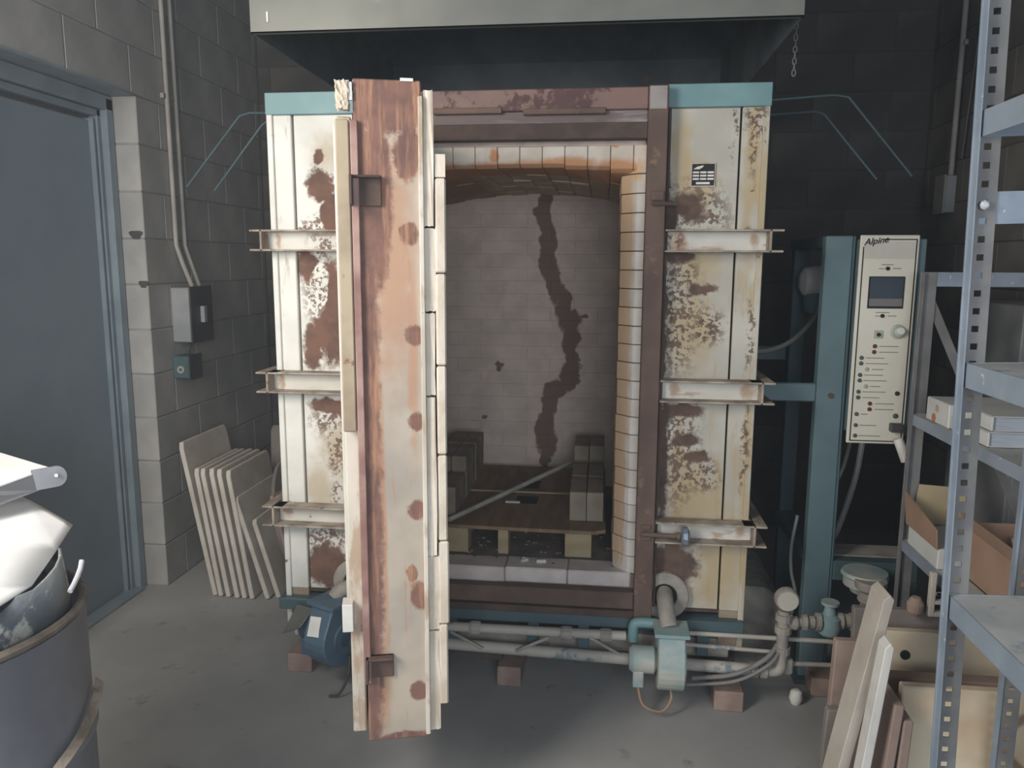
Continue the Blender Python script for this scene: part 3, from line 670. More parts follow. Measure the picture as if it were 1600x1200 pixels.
# ---- supports under the kiln
for (x0, x1, y0, lab) in ((-.84,-.745,-.045,'brick block under the kiln corner nearest the wall with the steel door'),(-.035,.055,-.045,'brick block under the middle of the kiln, just beside the open door'),(.74,.84,-.115,'brick block under the kiln corner nearest the gas pipes')):
    bm = BM(); box(bm, x0, x1, y0, y0+.22, 0, .073); bmesh.ops.bevel(bm, geom=bm.edges[:], offset=.004, segments=1, affect='EDGES'); jitter(bm, .001)
    tag(obj('support_block', bm, 'supp', None, loc=((x0+x1)/2, y0+.1, 0)), lab, 'brick')

# ---- burner blowers
def blower(x, y, z, rot, label, mat, mmat, s=1.0, name='burner_blower', nozzle=None):
    t = thing(name, label, 'blower', (x, y, z-.2))
    R = Matrix.Rotation(rot, 3, 'Z'); c = Vector((x, y, z))
    def P(a, b, h): return c+R@Vector((a*s, b*s, h*s))
    # scroll housing: axis along local x, outline in local y,z
    bm = BM(); out = []
    for k in range(20):
        q = math.radians(-90+k*15); r = .085+.028*k/20
        out.append(P(0, -math.cos(q)*r, math.sin(q)*r))
    out = [P(0,-.06,.125), P(0,.045,.125)]+[P(0, math.cos(q)*r, math.sin(q)*r) for q, r in [(math.radians(40-k*14), .10+.0005*k) for k in range(19)]]
    prism(bm, [p-R@Vector((0*s,0,0)) for p in out], R@Vector((.10*s,0,0))); h = obj('scroll_housing', bm, mat, t, .004)
    bm = BM(); prism(bm, [P(-.015,-.075,.125), P(.115,-.075,.125), P(.115,.06,.125), P(-.015,.06,.125)], (0,0,.014*s)); obj('outlet_flange', bm, mat, t, .002)
    bm = BM(); lathe(bm, P(0,0,0), R@Vector((-1,0,0)), [(0,.035*s),(.012*s,.052*s),(.09*s,.052*s),(.105*s,.04*s)], 20); mo = obj('motor', bm, mmat, t, smooth=True)
    bm = BM(); a = P(-.07,-.02,-.05); box(bm, a.x-.02*s, a.x+.02*s, a.y-.025*s, a.y+.02*s, a.z-.045*s, a.z+.02*s); obj('terminal_box', bm, mat, mo, .003)
    bm = BM(); ring(bm, P(.10,0,0), R@Vector((1,0,0)), .03*s, .06*s, .008*s, 20); obj('inlet_ring', bm, mmat, t)
    if nozzle:
        bm = BM(); tube(bm, smooth_path(nozzle, 4), .029, 14); obj('nozzle_pipe', bm, 'pipegrey', t, smooth=True)
    return t
b1 = blower(.535, -.14, .19, 0, 'dusty cream and teal burner blower below the port beside the gas gauge', 'blowgrey', 'blowgrey', .9, nozzle=[(.563,-.02,.385),(.563,-.085,.37),(.57,-.12,.33),(.575,-.135,.31)])
bm = BM(); tube(bm, smooth_path([(.535,-.09,.30),(.47,-.09,.30),(.455,-.09,.285),(.455,-.08,.23)], 4), .018, 12); obj('air_elbow', bm, 'teal', b1, smooth=True)
b2 = blower(-.655, -.12, .215, -.45, 'dark blue burner blower beside the lower end of the open door', 'navy', 'navy', 1.0, nozzle=[(-.567,-.02,.366),(-.575,-.085,.37),(-.60,-.11,.365),(-.615,-.12,.345)])
bm = BM(); a = Vector((-.68,-.235,.25)); prism(bm, [a, a+Vector((.07,-.01,0)), a+Vector((.075,.02,.06)), a+Vector((.005,.03,.06))], (0,-.002,0)); obj('rating_label', bm, 'white', b2)
bm = BM(); prism(bm, [(-.80,-.17,.22),(-.72,-.2,.26),(-.68,-.17,.32),(-.76,-.12,.31)], (0,.02,-.01)); obj('cover_plate', bm, 'galv', b2, .003)
bm = BM(); tube(bm, smooth_path([(.47,-.17,.115),(.49,-.19,.05),(.55,-.20,.035),(.585,-.18,.07),(.58,-.15,.11)], 6), .005, 8)
tag(obj('orange_cable', bm, 'orangewire', None, loc=(.53,-.19,.03), smooth=True), 'dusty orange cable looping under the teal and cream burner blower', 'cable')
bm = BM(); tube(bm, smooth_path([(-.57,-.12,.19),(-.55,-.18,.1),(-.58,-.2,.02),(-.62,-.2,.006)], 6), .005, 8)
tag(obj('black_cable', bm, 'darkgrey', None, loc=(-.6,-.2,0), smooth=True), 'dark cable hanging from the blue blower down to the floor', 'cable')

# ---- gas pipes along the foot of the kiln
t = thing('gas_pipe_train', 'dusty run of gas pipes along the foot of the kiln with gauge and valves', 'gas pipes', (.97,-.08,.0))
G = t
bm = BM(); tube(bm, [(-.80,-.035,.165),(.86,-.10,.155)], .021, 14); obj('main_pipe', bm, 'pipe', G, smooth=True)
bm = BM(); tube(bm, [(-.80,-.075,.235),(.43,-.075,.240)], .017, 12); obj('upper_pipe', bm, 'pipe', G, smooth=True)
bm = BM(); tube(bm, [(.60,-.07,.262),(1.28,-.04,.245)], .008, 8); obj('thin_pipe', bm, 'pipe', G, smooth=True)
bm = BM(); tube(bm, [(.60,-.08,.225),(.93,-.08,.215)], .007, 8); obj('thin_pipe', bm, 'pipe', G, smooth=True)
for (a, b) in (((-.20,-.09,.225),(-.08,-.09,.165)),((.04,-.09,.165),(.16,-.09,.225)),((.30,-.09,.235),(.42,-.09,.17))):
    bm = BM(); tube(bm, [a, b], .006, 6); obj('brace_rod', bm, 'pipegrey', G)
for x in (-.11, .22, .36):
    bm = BM(); lathe(bm, (x-.02,-.075,.238), (1,0,0), [(0,.022),(.01,.025),(.03,.025),(.04,.022)], 12); obj('coupling', bm, 'pipegrey', G)
bm = BM(); tube(bm, smooth_path([(.66,-.12,.12),(.80,-.13,.15),(.90,-.12,.205),(.95,-.08,.24)], 6), .008, 8); obj('flexible_hose', bm, 'rubber', G, smooth=True)
bm = BM(); tube(bm, smooth_path([(.64,-.13,.10),(.80,-.14,.13),(.91,-.13,.19),(.96,-.09,.23)], 6), .006, 8); obj('flexible_hose', bm, 'rubber', G, smooth=True)
bm = BM(); tube(bm, smooth_path([(.86,-.10,.155),(.93,-.10,.155),(.955,-.10,.165),(.962,-.09,.20),(.965,-.08,.26),(.965,-.08,.37)], 4), .020, 14); obj('riser_pipe', bm, 'pipegrey', G, smooth=True)
for (x, y, z, ax, col) in ((.87,-.10,.156,(1,0,0),'supp'),(.90,-.10,.156,(1,0,0),'pipegrey'),(.965,-.08,.30,(0,0,1),'pipegrey'),(.965,-.08,.225,(0,0,1),'pipegrey'),(.965,-.08,.345,(0,0,1),'pipegrey')):
    bm = BM(); a = Vector(ax)*.012; p = Vector((x,y,z)); cyl(bm, p-a, p+a, .028, 12); obj('pipe_collar', bm, col, G)
g1 = obj('pressure_gauge', lathe(BM(), (.968,-.075,.415), (0,-1,0), [(0,.036),(.004,.04),(.028,.04),(.034,.036),(.034,.033)], 28), 'pipegrey', G, smooth=True)
bm = BM(); cyl(bm, (.968,-.1085,.415), (.968,-.111,.415), .034, 28); obj('gauge_dial', bm, 'gauge', g1)
y = -.05
bm = BM(); tube(bm, [(.965,-.08,.325),(1.25,-.02,.312)], .016, 12); obj('branch_pipe', bm, 'pipegrey', G, smooth=True)
for i, (x, r, L) in enumerate(((1.00,.024,.02),(1.035,.030,.016),(1.06,.022,.02),(1.085,.032,.014),(1.16,.030,.02),(1.19,.024,.03))):
    yy = -.08+(x-.965)*.21; bm = BM(); cyl(bm, (x-L/2,yy,.323), (x+L/2,yy,.322), r, 12); obj('pipe_fitting', bm, 'pipegrey', G)
bm = BM(); lathe(bm, (1.125,-.046,.27), (0,0,1), [(0,.02),(.012,.036),(.04,.042),(.068,.038),(.08,.022),(.11,.016),(.115,.03),(.125,.03)], 16); obj('valve_body', bm, 'blowgrey', G, smooth=True)
bm = BM(); tube(bm, smooth_path([(1.20,-.03,.318),(1.245,-.02,.316),(1.262,-.02,.34),(1.262,-.02,.40)], 4), .030, 14); obj('elbow_pipe', bm, 'pipegrey', G, smooth=True)
bm = BM(); lathe(bm, (1.262,-.02,.385), (0,0,1), [(0,.03),(.01,.04),(.03,.04),(.04,.03),(.055,.05),(.065,.052),(.085,.052)], 20); obj('pump_neck', bm, 'pipegrey', G, smooth=True)
bm = BM(); tube(bm, [(.985,-.07,.17),(1.24,-.03,.155)], .008, 8); obj('thin_pipe', bm, 'pipegrey', G, smooth=True)
for x in (.99, 1.19): bm = BM(); lathe(bm, (x,-.08+(x-.965)*.2,.135), (0,0,1), [(0,.012),(.008,.018),(.05,.018),(.058,.012)], 10); obj('pipe_tee', bm, 'pipegrey', G)
bm = BM(); lathe(bm, (1.035,-.03,0), (0,0,1), [(0,.016),(.02,.024),(.045,.02),(.052,.01)], 12)
tag(obj('floor_stopper', bm, 'white', None, loc=(1.035,-.03,0), smooth=True), 'small round white stopper lying on the floor under the gas pipes', 'stopper')
# grey domed housing behind the gauge
bm = BM(); prof = [(.845,0,.12),(1.04,0,.12),(1.045,0,.34),(1.02,0,.41),(.96,0,.455),(.845,0,.46)]
prism(bm, [(x, .18, z-.12) for x, _, z in prof], (0,.5,0)); tag(obj('side_housing', bm, 'pipegrey', None, .01, loc=(.94,.3,0)), 'dusty grey sheet housing against the kiln flank behind the gas gauge', 'housing')

# ================================================================= EXHAUST HOOD
t = thing('exhaust_hood', 'big galvanised exhaust hood hanging over the kiln', 'hood', (.04,.6,2.258))
hx0, hx1, hy0, hy1, hz = -.803, .888, -.2, 1.5, 2.258
bm = BM(); box(bm, hx0, hx1, hy0, hy0+.004, hz, 2.56); box(bm, hx0, hx1, hy0, hy0+.02, hz, hz+.004); obj('front_rim', bm, 'galv', t)
for nm, (a, b, c, d) in (('side_rim', (hx0, hx0+.004, hy0+.004, hy1)), ('side_rim', (hx1-.004, hx1, hy0+.004, hy1)), ('back_rim', (hx0, hx1, hy1, hy1+.004))):
    bm = BM(); box(bm, a, b, c, d, hz, 2.56); obj(nm, bm, 'galvin', t)
A = [(hx0,hy0,2.56),(hx1,hy0,2.56),(hx1,hy1,2.56),(hx0,hy1,2.56)]; B = [(-.15,.45,3.0),(.25,.45,3.0),(.25,.85,3.0),(-.15,.85,3.0)]
for i in range(4):
    a, b, c, d = Vector(A[i]), Vector(A[(i+1)%4]), Vector(B[(i+1)%4]), Vector(B[i])
    n = (b-a).cross(d-a).normalized()*.004; bm = BM(); prism(bm, [a, b, c, d], n); obj('hood_panel', bm, 'galvin', t)
bm = BM(); ring(bm, (.05,.65,3.0), (0,0,1), .195, .20, .3); obj('duct', bm, 'galvin', t)
for (x, z) in ((-.745,2.30),(.77,2.32)):
    bm = BM(); box(bm, x-.003, x+.003, hy0-.003, hy0, z-.01, z+.02); obj('rivet_tab', bm, 'white', t)
# chain at the hood's corner
t = thing('hanging_chain', 'short dusty chain dangling from the corner of the exhaust hood', 'chain', (.955,.2,2.16))
zz = 2.40; k = 0
while zz > 2.175:
    bm = BM(); q = []
    for a in range(12):
        an = 2*math.pi*a/12; u = math.cos(an)*.006; v = math.sin(an)*.012
        q.append((.955+(u if k % 2 else 0), .2+(0 if k % 2 else u), zz+v))
    q.append(q[0]); tube(bm, q, .002, 5, False); obj('chain_link', bm, 'chain', t, smooth=True); zz -= .019; k += 1
bm = BM(); box(bm, .885, .962, .197, .203, 2.405, 2.412); obj('chain_hook', bm, 'chain', t)

# ================================================================= CONTROL STAND
t = thing('control_stand', 'teal steel stand of square posts that carries the control panel', 'stand', (1.13,.15,0))
def member(a, mat='teal_stand', nm='post', bev=.004): bm = BM(); box(bm, *a); obj(nm, bm, mat, t, bev)
member((1.082,1.172,.135,.185,.015,1.64)); member((1.172,1.180,.13,.25,.015,1.64), 'teal_dark', 'post_flange')
member((1.11,1.17,.70,.75,.015,1.64), 'teal_dark'); member((.91,1.10,.70,.74,1.14,1.20), 'teal_dark', 'crossbar')
member((1.09,1.17,.185,.70,1.60,1.64), 'teal_dark', 'top_bar'); member((1.09,1.17,.185,.70,.44,.48), 'teal_dark', 'crossbar')
member((.897,1.082,.14,.17,1.06,1.125), 'teal_stand', 'crossbar')
bm = BM(); cyl(bm, (1.13,.135,1.085), (1.13,.128,1.085), .010, 6); obj('bolt', bm, 'rust_dark', t)
member((1.180,1.475,.13,.19,.40,.475), 'teal_dark', 'low_bench_rail'); member((1.180,1.475,.19,.32,.45,.476), 'pipegrey', 'low_bench_top')
member((1.385,1.475,.13,.19,.0,.40), 'teal_dark', 'leg'); member((1.385,1.475,.27,.32,.0,.45), 'teal_dark', 'leg')
member((1.06,1.22,.10,.24,.0,.015), 'teal_dark', 'foot_plate'); member((1.08,1.20,.66,.80,.0,.015), 'teal_dark', 'foot_plate')
member((1.18,1.385,.15,.19,.17,.235), 'teal_dark', 'low_crossbar')
bm = BM(); box(bm, 1.10,1.24,.02,.11,0,.07); bmesh.ops.bevel(bm, geom=bm.edges[:], offset=.004, segments=1, affect='EDGES'); tag(obj('red_brick', bm, M['supp'], None, loc=(1.17,.06,0)), 'dark reddish brick on the floor in front of the teal stand', 'brick')
# motor behind the post
t = thing('purge_blower', 'small whitish round motor between the two teal posts', 'blower', (1.15,.5,1.36))
bm = BM(); lathe(bm, (1.10,.55,1.475), (1,0,0), [(0,.03),(.015,.055),(.05,.062),(.10,.062),(.12,.05)], 20); obj('motor', bm, 'white', t, smooth=True)
bm = BM(); lathe(bm, (1.16,.55,1.35), (0,0,1), [(0,.035),(.06,.045),(.10,.04)], 16); obj('housing', bm, 'teal_stand', t, smooth=True)
bm = BM(); box(bm, 1.16,1.20,.50,.70,1.34,1.37); obj('bracket', bm, 'teal_dark', t)
bm = BM(); tube(bm, smooth_path([(.85,.45,1.205),(.96,.45,1.205),(1.05,.45,1.24),(1.12,.45,1.31),(1.165,.46,1.38)], 6), .010, 8)
tag(obj('flexible_conduit', bm, 'rubber', None, loc=(.96,.45,1.2), smooth=True), 'grey flexible hose curving up from the kiln flank to the whitish motor', 'hose')
for i, (pts, lab) in enumerate((([(1.28,.22,.93),(1.27,.25,.75),(1.22,.25,.55),(1.20,.28,.50)], 'thicker grey cable slanting down from under the control panel'),
                 ([(1.24,.22,.93),(1.23,.26,.80),(1.20,.26,.70),(1.19,.3,.49)], 'thinner grey cable hanging under the control panel close to the teal post'),
                 ([(1.06,.20,.62),(1.045,.2,.50),(1.05,.2,.40),(1.07,.2,.30),(1.02,.1,.20),(1.0,.06,.12)], 'thin pale cable hanging beside the foot of the teal post'))):
    bm = BM(); tube(bm, smooth_path(pts, 6), (.011,.007,.006)[i], 8); tag(obj('grey_cable', bm, 'rubber', None, loc=pts[-1], smooth=True), lab, 'cable')
# hub under the bench
t = thing('air_valve', 'dusty round air valve hanging under the low teal bench', 'valve', (1.26,.05,.39))
bm = BM(); lathe(bm, (1.262,.045,.475), (0,0,-1), [(0,.075),(.012,.08),(.02,.07),(.05,.07),(.06,.05),(.075,.045)], 24); obj('valve_drum', bm, 'blowgrey', t, smooth=True)
# control panel
px0, px1, py, pz0, pz1 = 1.172, 1.360, .06, .932, 1.640
CP = thing('control_panel', 'tall narrow ivory control panel with a dark display and rows of lamps', 'control panel', (1.266,.12,pz0))
bm = BM(); box(bm, px0+.012, px1+.028, py+.012, py+.17, pz0+.03, pz1-.012); obj('back_box', bm, 'teal_stand', CP, .003)
bm = BM(); box(bm, px0, px1, py, py+.012, pz0, pz1); obj('face_plate', bm, 'panelface', CP, .003)
def fr(bm, x0, x1, z0, z1, d=.0012): box(bm, x0, x1, py-d, py, z0, z1)
def U(u): return px0+(px1-px0)*u
def Vv(v): return pz1-(pz1-pz0)*v
bm = BM(); lw = .0035; fr(bm, U(.045), U(.045)+lw, pz0+.011, Vv(.055)); fr(bm, U(.955)-lw, U(.955), pz0+.011, Vv(.018)); fr(bm, U(.045), U(.66), pz0+.008, pz0+.008+lw)
fr(bm, U(.40), U(.955), Vv(.018)-lw, Vv(.018)); fr(bm, U(.66), U(.955), pz0+.008, pz0+.008+lw); obj('border_line', bm, 'ink', CP)
cu = D.curves.new('panel_lettering', 'FONT'); cu.body = 'Alpine'; cu.size = .030; cu.shear = .35; cu.extrude = .0006; cu.offset = .0004
tmp = D.objects.new('tmp', cu); COL.objects.link(tmp); bpy.context.view_layer.update()
me = D.meshes.new_from_object(tmp.evaluated_get(bpy.context.evaluated_depsgraph_get())); D.objects.remove(tmp)
me.materials.clear(); me.materials.append(M['ink']); o = D.objects.new('maker_lettering', me); COL.objects.link(o); o.parent = CP
o.rotation_euler = (math.pi/2, math.radians(-8), 0); o.location = Vector((U(.06), py-.0012, Vv(.048)))-root_loc(CP)
bm = BM(); fr(bm, U(.07), U(.93), Vv(.11), Vv(.03), .0006); obj('worn_band', bm, mottled('worn_ivory', S(204,200,186), S(192,188,174), 6, bump=0), CP)
bm = BM(); box(bm, U(.20)-.003, U(.78)+.003, py-.003, py, Vv(.343), Vv(.192)); sc_ = obj('display_bezel', bm, 'ink', CP, .001)
bm = BM(); box(bm, U(.21), U(.77), py-.0042, py-.003, Vv(.295), Vv(.197)); obj('display', bm, 'screen', sc_)
bm = BM(); box(bm, U(.21), U(.77), py-.0046, py-.003, Vv(.332), Vv(.296)); obj('display_band', bm, 'screenlow', sc_)
def lamp(u, v, mat, r=.0055, nm='indicator_lamp'):
    bm = BM(); c = Vector((U(u), py, Vv(v))); lathe(bm, c, (0,-1,0), [(0,r+.0015),(.003,r+.001),(.0035,r),(.006,r*.6)], 12); obj(nm, bm, mat, CP)
def cap(u0, u1, v, h=.0028, mat='inkgrey'):
    bm = BM(); fr(bm, U(u0), U(u1), Vv(v)-h/2, Vv(v)+h/2, .0008); obj('caption', bm, mat, CP)
lamp(.49,.155,'ink'); lamp(.46,.378,'ink'); cap(.38,.58,.137); cap(.34,.44,.156); cap(.58,.72,.155)
cap(.34,.58,.362); cap(.34,.42,.379); cap(.55,.70,.378)
bm = BM(); box(bm, U(.34), U(.49), py-.004, py, Vv(.485), Vv(.447)); sb = obj('key_switch', bm, 'palegreen', CP, .001)
bm = BM(); lathe(bm, (U(.415),py-.004,Vv(.467)), (0,-1,0), [(0,.007),(.005,.006)], 10); obj('key_slot', bm, 'ink', sb)
bm = BM(); lathe(bm, (U(.745),py,Vv(.452)), (0,-1,0), [(0,.025),(.003,.025),(.004,.018),(.016,.017),(.018,.012)], 24); kb = obj('rotary_knob', bm, 'palegreen', CP, smooth=True)
bm = BM(); lathe(bm, (U(.77),py-.018,Vv(.447)), (0,-1,0), [(0,.013),(.004,.011)], 16); obj('knob_cap', bm, 'white', kb)
for (u, v, mt, c0, c1) in ((.37,.523,'red',.45,.78),(.365,.551,'red',.45,.78),(.155,.580,'green',.23,.55),(.155,.607,'green',.23,.62),(.26,.635,'palegreen',.35,.55),
        (.15,.663,'green',.22,.55),(.15,.690,'green',.22,.62),(.26,.718,'palegreen',.34,.52),(.145,.745,'green',.22,.62),(.145,.773,'green',.22,.52),
        (.36,.802,'red',.45,.78),(.36,.830,'red',.45,.78),(.14,.855,'green',.22,.34),(.14,.910,'green',.21,.50),(.14,.962,'green',.20,.58)):
    lamp(u, v, mt, .0058); cap(c0, c1, v)
lamp(.82,.75,'ink',.0065); lamp(.82,.86,'green',.0075)
bm = BM(); box(bm, U(.72), U(.93), py-.028, py, Vv(.935), Vv(.893)); obj('socket', bm, 'darkgrey', CP, .003)
bm = BM(); tube(bm, [(1.330,py-.03,.958),(1.358,py-.045,.885)], [.016,.018], 16); tag(obj('white_plug', bm, 'white', None, loc=(1.33,py-.03,.91), smooth=True), 'white cylindrical plug dangling from the lower corner of the control panel', 'plug')
bm = BM(); box(bm, 1.19,1.25,.1,.16,1.628,1.642); bm.free()

# ================================================================= KILN SLABS LEANING BY THE DOORWAY
def lean_slab(foot, top, width_vec, th, label, mat='slab', group=None, notch=False, rnd=False, name='kiln_slab'):
    """slab from foot point to top point, extended along width_vec, thickness th towards +x"""
    f, tp, wv = Vector(foot), Vector(top), Vector(width_vec)
    up = tp-f; n = wv.cross(up).normalized()
    if n.x < 0: n = -n
    bm = BM()
    if rnd:
        c = f+up/2+wv/2; pts = []
        for k in range(28):
            a = 2*math.pi*k/28; pts.append(c+up/2*math.sin(a)+wv/2*math.cos(a))
    else:
        pts = [f, f+up*.96, f+up+wv*.03, f+up+wv*.97, f+up*.96+wv, f+wv]
        if rnd is None: pass
    prism(bm, pts, n*th)
    bmesh.ops.bevel(bm, geom=[e for e in bm.edges], offset=min(.003, th*.2), segments=1, affect='EDGES', clamp_overlap=True)
    o = obj(name, bm, mat, None, loc=tuple(f)); return tag(o, label, 'kiln shelf', group)
G1 = 'kiln slabs leaning in a row beside the steel doorway'
W = (0,.42,0)
ordn = ['tallest pale slab, flat against the wall in the row by the steel doorway','second pale slab in the row by the steel doorway, counted from the wall','third pale slab in the row by the steel doorway, counted from the wall','fourth pale slab in the row by the steel doorway, counted from the wall','fifth pale slab in the row by the steel doorway, counted from the wall','sixth pale slab in the row by the steel doorway, just before the gap','seventh pale slab, the one after the gap in the row by the doorway','outermost straight pale slab of the row by the doorway']
spec = [(-1.455,.56,-1.600,.72),(-1.425,.555,-1.53,.60),(-1.385,.55,-1.497,.602),(-1.340,.545,-1.452,.605),(-1.305,.545,-1.415,.603),(-1.268,.545,-1.372,.598),(-1.195,.55,-1.345,.47),(-1.150,.57,-1.27,.36)]
for (x0, y0, x1, z1), lb in zip(spec, ordn):
    lean_slab((x0,y0,.002), (x1,y0+.03,z1), W, .022, lb, 'slab', G1)
lean_slab((-1.14,.68,.002), (-1.30,.80,.56), (.05,.36,0), .02, 'dusty half-round slab leaning behind the pale row by the doorway', 'slabdark', rnd=True)
lean_slab((-1.09,.66,.002), (-1.235,.72,.44), (.05,.40,0), .018, 'tan-edged slab leaning behind the pale row, nearer the kiln', 'slabred')
lean_slab((-1.03,.72,.002), (-1.16,.78,.46), (.05,.40,0), .018, 'tan-edged slab closest to the kiln in the leaning pile by the doorway', 'slabred')
lean_slab((-1.40,1.12,.002), (-1.46,1.3,.66), (.45,.03,0), .025, 'big dark slab leaning at the back of the corner pile', 'slabdark')
bm = BM(); bm.free()

# ================================================================= DRUM WITH SHEET METAL
DC = Vector((-.985,-1.415,0))
t = thing('steel_drum', 'grey scuffed steel drum with a rusty rim full of scrap sheet metal', 'drum', tuple(DC))
bm = BM(); lathe(bm, DC, (0,0,1), [(0,.275),(.01,.288),(.27,.288),(.285,.296),(.30,.288),(.56,.288),(.575,.296),(.59,.288),(.84,.288)], 48)
obj('drum_body', bm, 'drum', t, smooth=True)
bm = BM(); ring(bm, DC+Vector((0,0,.842)), (0,0,1), .276, .294, .018, 48); obj('drum_rim', bm, 'rim', t, .006)
bm = BM(); seg = 48; R1 = []; R2 = []
for k in range(seg):
    a = 2*math.pi*k/seg; hgt = .935+.02*math.sin(3*a)+random.uniform(-.006,.006); rr = .268+.006*math.sin(7*a)
    R1.append(bm.verts.new(DC+Vector((rr*math.cos(a), rr*math.sin(a), .85)))); R2.append(bm.verts.new(DC+Vector(((rr-.01)*math.cos(a), (rr-.01)*math.sin(a), hgt))))
for k in range(seg): bm.faces.new((R1[k], R1[(k+1)%seg], R2[(k+1)%seg], R2[k]))
o = obj('crusted_liner', bm, 'crust', t, smooth=True); sm = o.modifiers.new('thick', 'SOLIDIFY'); sm.thickness = .006
bm = BM(); tube(bm, [DC+Vector((.300*math.cos(a), .300*math.sin(a), z_)) for a, z_ in ((.14,.912),(.19,.919),(.25,.928),(.31,.938),(.35,.950))], .005, 8)
obj('clamp_ring_end', bm, 'shiny', t, smooth=True)
# curved white sheet lying in the drum
def sheet(pts, mat, name, label, cat, th=.003, sub=6, bend=None):
    bm = BM(); vs = [bm.verts.new(p) for p in pts]; bm.faces.new(vs); bmesh.ops.triangulate(bm, faces=bm.faces[:])
    bmesh.ops.subdivide_edges(bm, edges=bm.edges[:], cuts=sub, use_grid_fill=True)
    if bend:
        for v in bm.verts: v.co.z += bend(v.co)
    o = obj(name, bm, mat, None, loc=pts[0], smooth=True); s = o.modifiers.new('thick', 'SOLIDIFY'); s.thickness = th
    return tag(o, label, cat)
sheet([(-.855,-1.13,.955),(-.80,-1.26,.95),(-.745,-1.40,.945),(-.735,-1.55,.945),(-.86,-1.68,.95),(-1.15,-1.65,.955),(-1.26,-1.42,.97),(-1.22,-1.15,.985),(-1.03,-1.06,.985)], 'whitesheet', 'curved_sheet', 'bright curved white metal sheet lying in the mouth of the drum', 'sheet metal',
      bend=lambda c: .02*math.cos((c.x+1.0)*6)-.015)
t = thing('folded_sheet', 'folded white metal sheet with a round-ended strap, topmost on the drum', 'sheet metal', (-1.1,-1.1,1.0))
bm = BM(); prism(bm, [(-.925,-1.10,1.075),(-.99,-1.20,1.05),(-1.30,-1.55,1.03),(-1.55,-1.35,1.06),(-1.25,-.95,1.085)], (0,0,.004)); obj('top_sheet', bm, 'whitesheet', t)
bm = BM(); prism(bm, [(-.925,-1.10,1.075),(-.99,-1.205,1.05),(-1.30,-1.555,1.03),(-1.30,-1.555,.985),(-.99,-1.205,1.01),(-.935,-1.12,1.03)], (-.003,.003,0)); obj('folded_edge', bm, 'alum', t)
bm = BM(); a = Vector((-.905,-1.10,1.060)); dx = Vector((.80,.60,0)); q = []
for k in range(9):
    an = -math.pi/2+math.pi*k/8; q.append(a+dx*(.020*math.cos(an))+Vector((0,0,.024*math.sin(an)-.002)))
q += [a-dx*.05+Vector((0,0,.018)), a-dx*.05+Vector((0,0,-.030))]
prism(bm, q, (-.003,.004,0)); st = obj('strap', bm, 'alum', t)
bm = BM(); cyl(bm, a+Vector((.002,-.003,.002)), a+Vector((.0035,-.007,.002)), .004, 10); obj('rivet', bm, 'shiny', st)
bm = BM(); R1 = []; P_ = []
for i in range(22):
    u = i/21; an = math.radians(27-86*u+4*math.sin(u*9)); zc = .665-.24*u**1.2
    rad = Vector((math.cos(an), math.sin(an), 0)); tg = Vector((-rad.y, rad.x, 0)); acr = (Vector((0,0,1))*.55+tg*.8).normalized()
    wd = .085*(.35+.65*min(1, u*4))+.012*math.sin(i*2.3); p = DC+rad*.292+Vector((0,0,zc)); P_.append(p)
    R1.append([bm.verts.new(p-acr*wd*.5), bm.verts.new(p+rad*.022), bm.verts.new(p+acr*wd*.5+rad*.004), bm.verts.new(p+rad*.004)])
for A_, B_ in zip(R1, R1[1:]):
    for k in range(4): bm.faces.new((A_[k], A_[(k+1)%4], B_[(k+1)%4], B_[k]))
bm.faces.new(R1[0][::-1]); bm.faces.new(R1[-1]); bmesh.ops.recalc_face_normals(bm, faces=bm.faces[:])
tag(obj('torn_metal_strip', bm, 'tornstrip', None, loc=(P_[-1].x,P_[-1].y,0)), 'torn rusty metal strip leaning against the side of the drum', 'metal strip')

# ================================================================= SLOTTED SHELF UNITS
def upright(t, x, y, z1, fx=1, fy=1, holes=True, w=.045, wy=.018, mx='shelfgrey', my='shelfblue'):
    """slotted angle: one flange along x facing the room's front, one along y"""
    x0, x1 = sorted((x, x+fx*w)); y0, y1 = sorted((y, y+fy*wy))
    bm = BM(); n = int(z1/.05)
    # flange facing the front built as a ladder around real holes
    zs = .02
    e = .016
    box(bm, x0, x0+e, y-.0012, y+.0012, 0, z1); box(bm, x1-e, x1, y-.0012, y+.0012, 0, z1)
    z = 0
    while z < z1:
        box(bm, x0+e, x1-e, y-.0012, y+.0012, z, min(z+.022 if holes else z1, z1)); z += .034 if holes else z1
    u = obj('upright', bm, mx, t)
    bm = BM(); box(bm, x-.0012, x+.0012, y0, y1, 0, z1)
    box(bm, x-.004, x+.002, min(y, y-fy*.004), max(y, y-fy*.004), 0, z1)
    o = obj('upright_flange', bm, my, u)
    return u
def shelf(t, x0, x1, y0, y1, z, lip=.04, mt='shelftop', ml='shelfblue'):
    bm = BM(); box(bm, x0, x1, y0, y1, z-.003, z); s = obj('shelf_board', bm, mt, t)
    bm = BM(); box(bm, x0-.002, x0, y0, y1, z-lip, z+.001); box(bm, x1, x1+.002, y0, y1, z-lip, z+.001)
    box(bm, x0, x1, y0-.002, y0, z-lip, z+.001); box(bm, x0, x1, y1, y1+.002, z-lip, z+.001); obj('shelf_lip', bm, ml, s)
    return s
t = thing('near_shelf_unit', 'near blue-grey slotted angle shelf unit, cut off by the picture edge', 'shelf unit', (1.06,-1.1,0))
NX0, NX1, NY0, NY1 = 1.045, 1.50, -2.0, -1.10
for (x, y, fx, fy) in ((NX0-.008,NY1+.004,1,-1),(NX1+.005,NY1+.004,-1,-1),(NX0-.005,NY0-.004,1,1),(NX1+.005,NY0-.004,-1,1)):
    if y < -1.5 and x < 1.3: continue
    upright(t, x, y, 2.5, fx, fy)
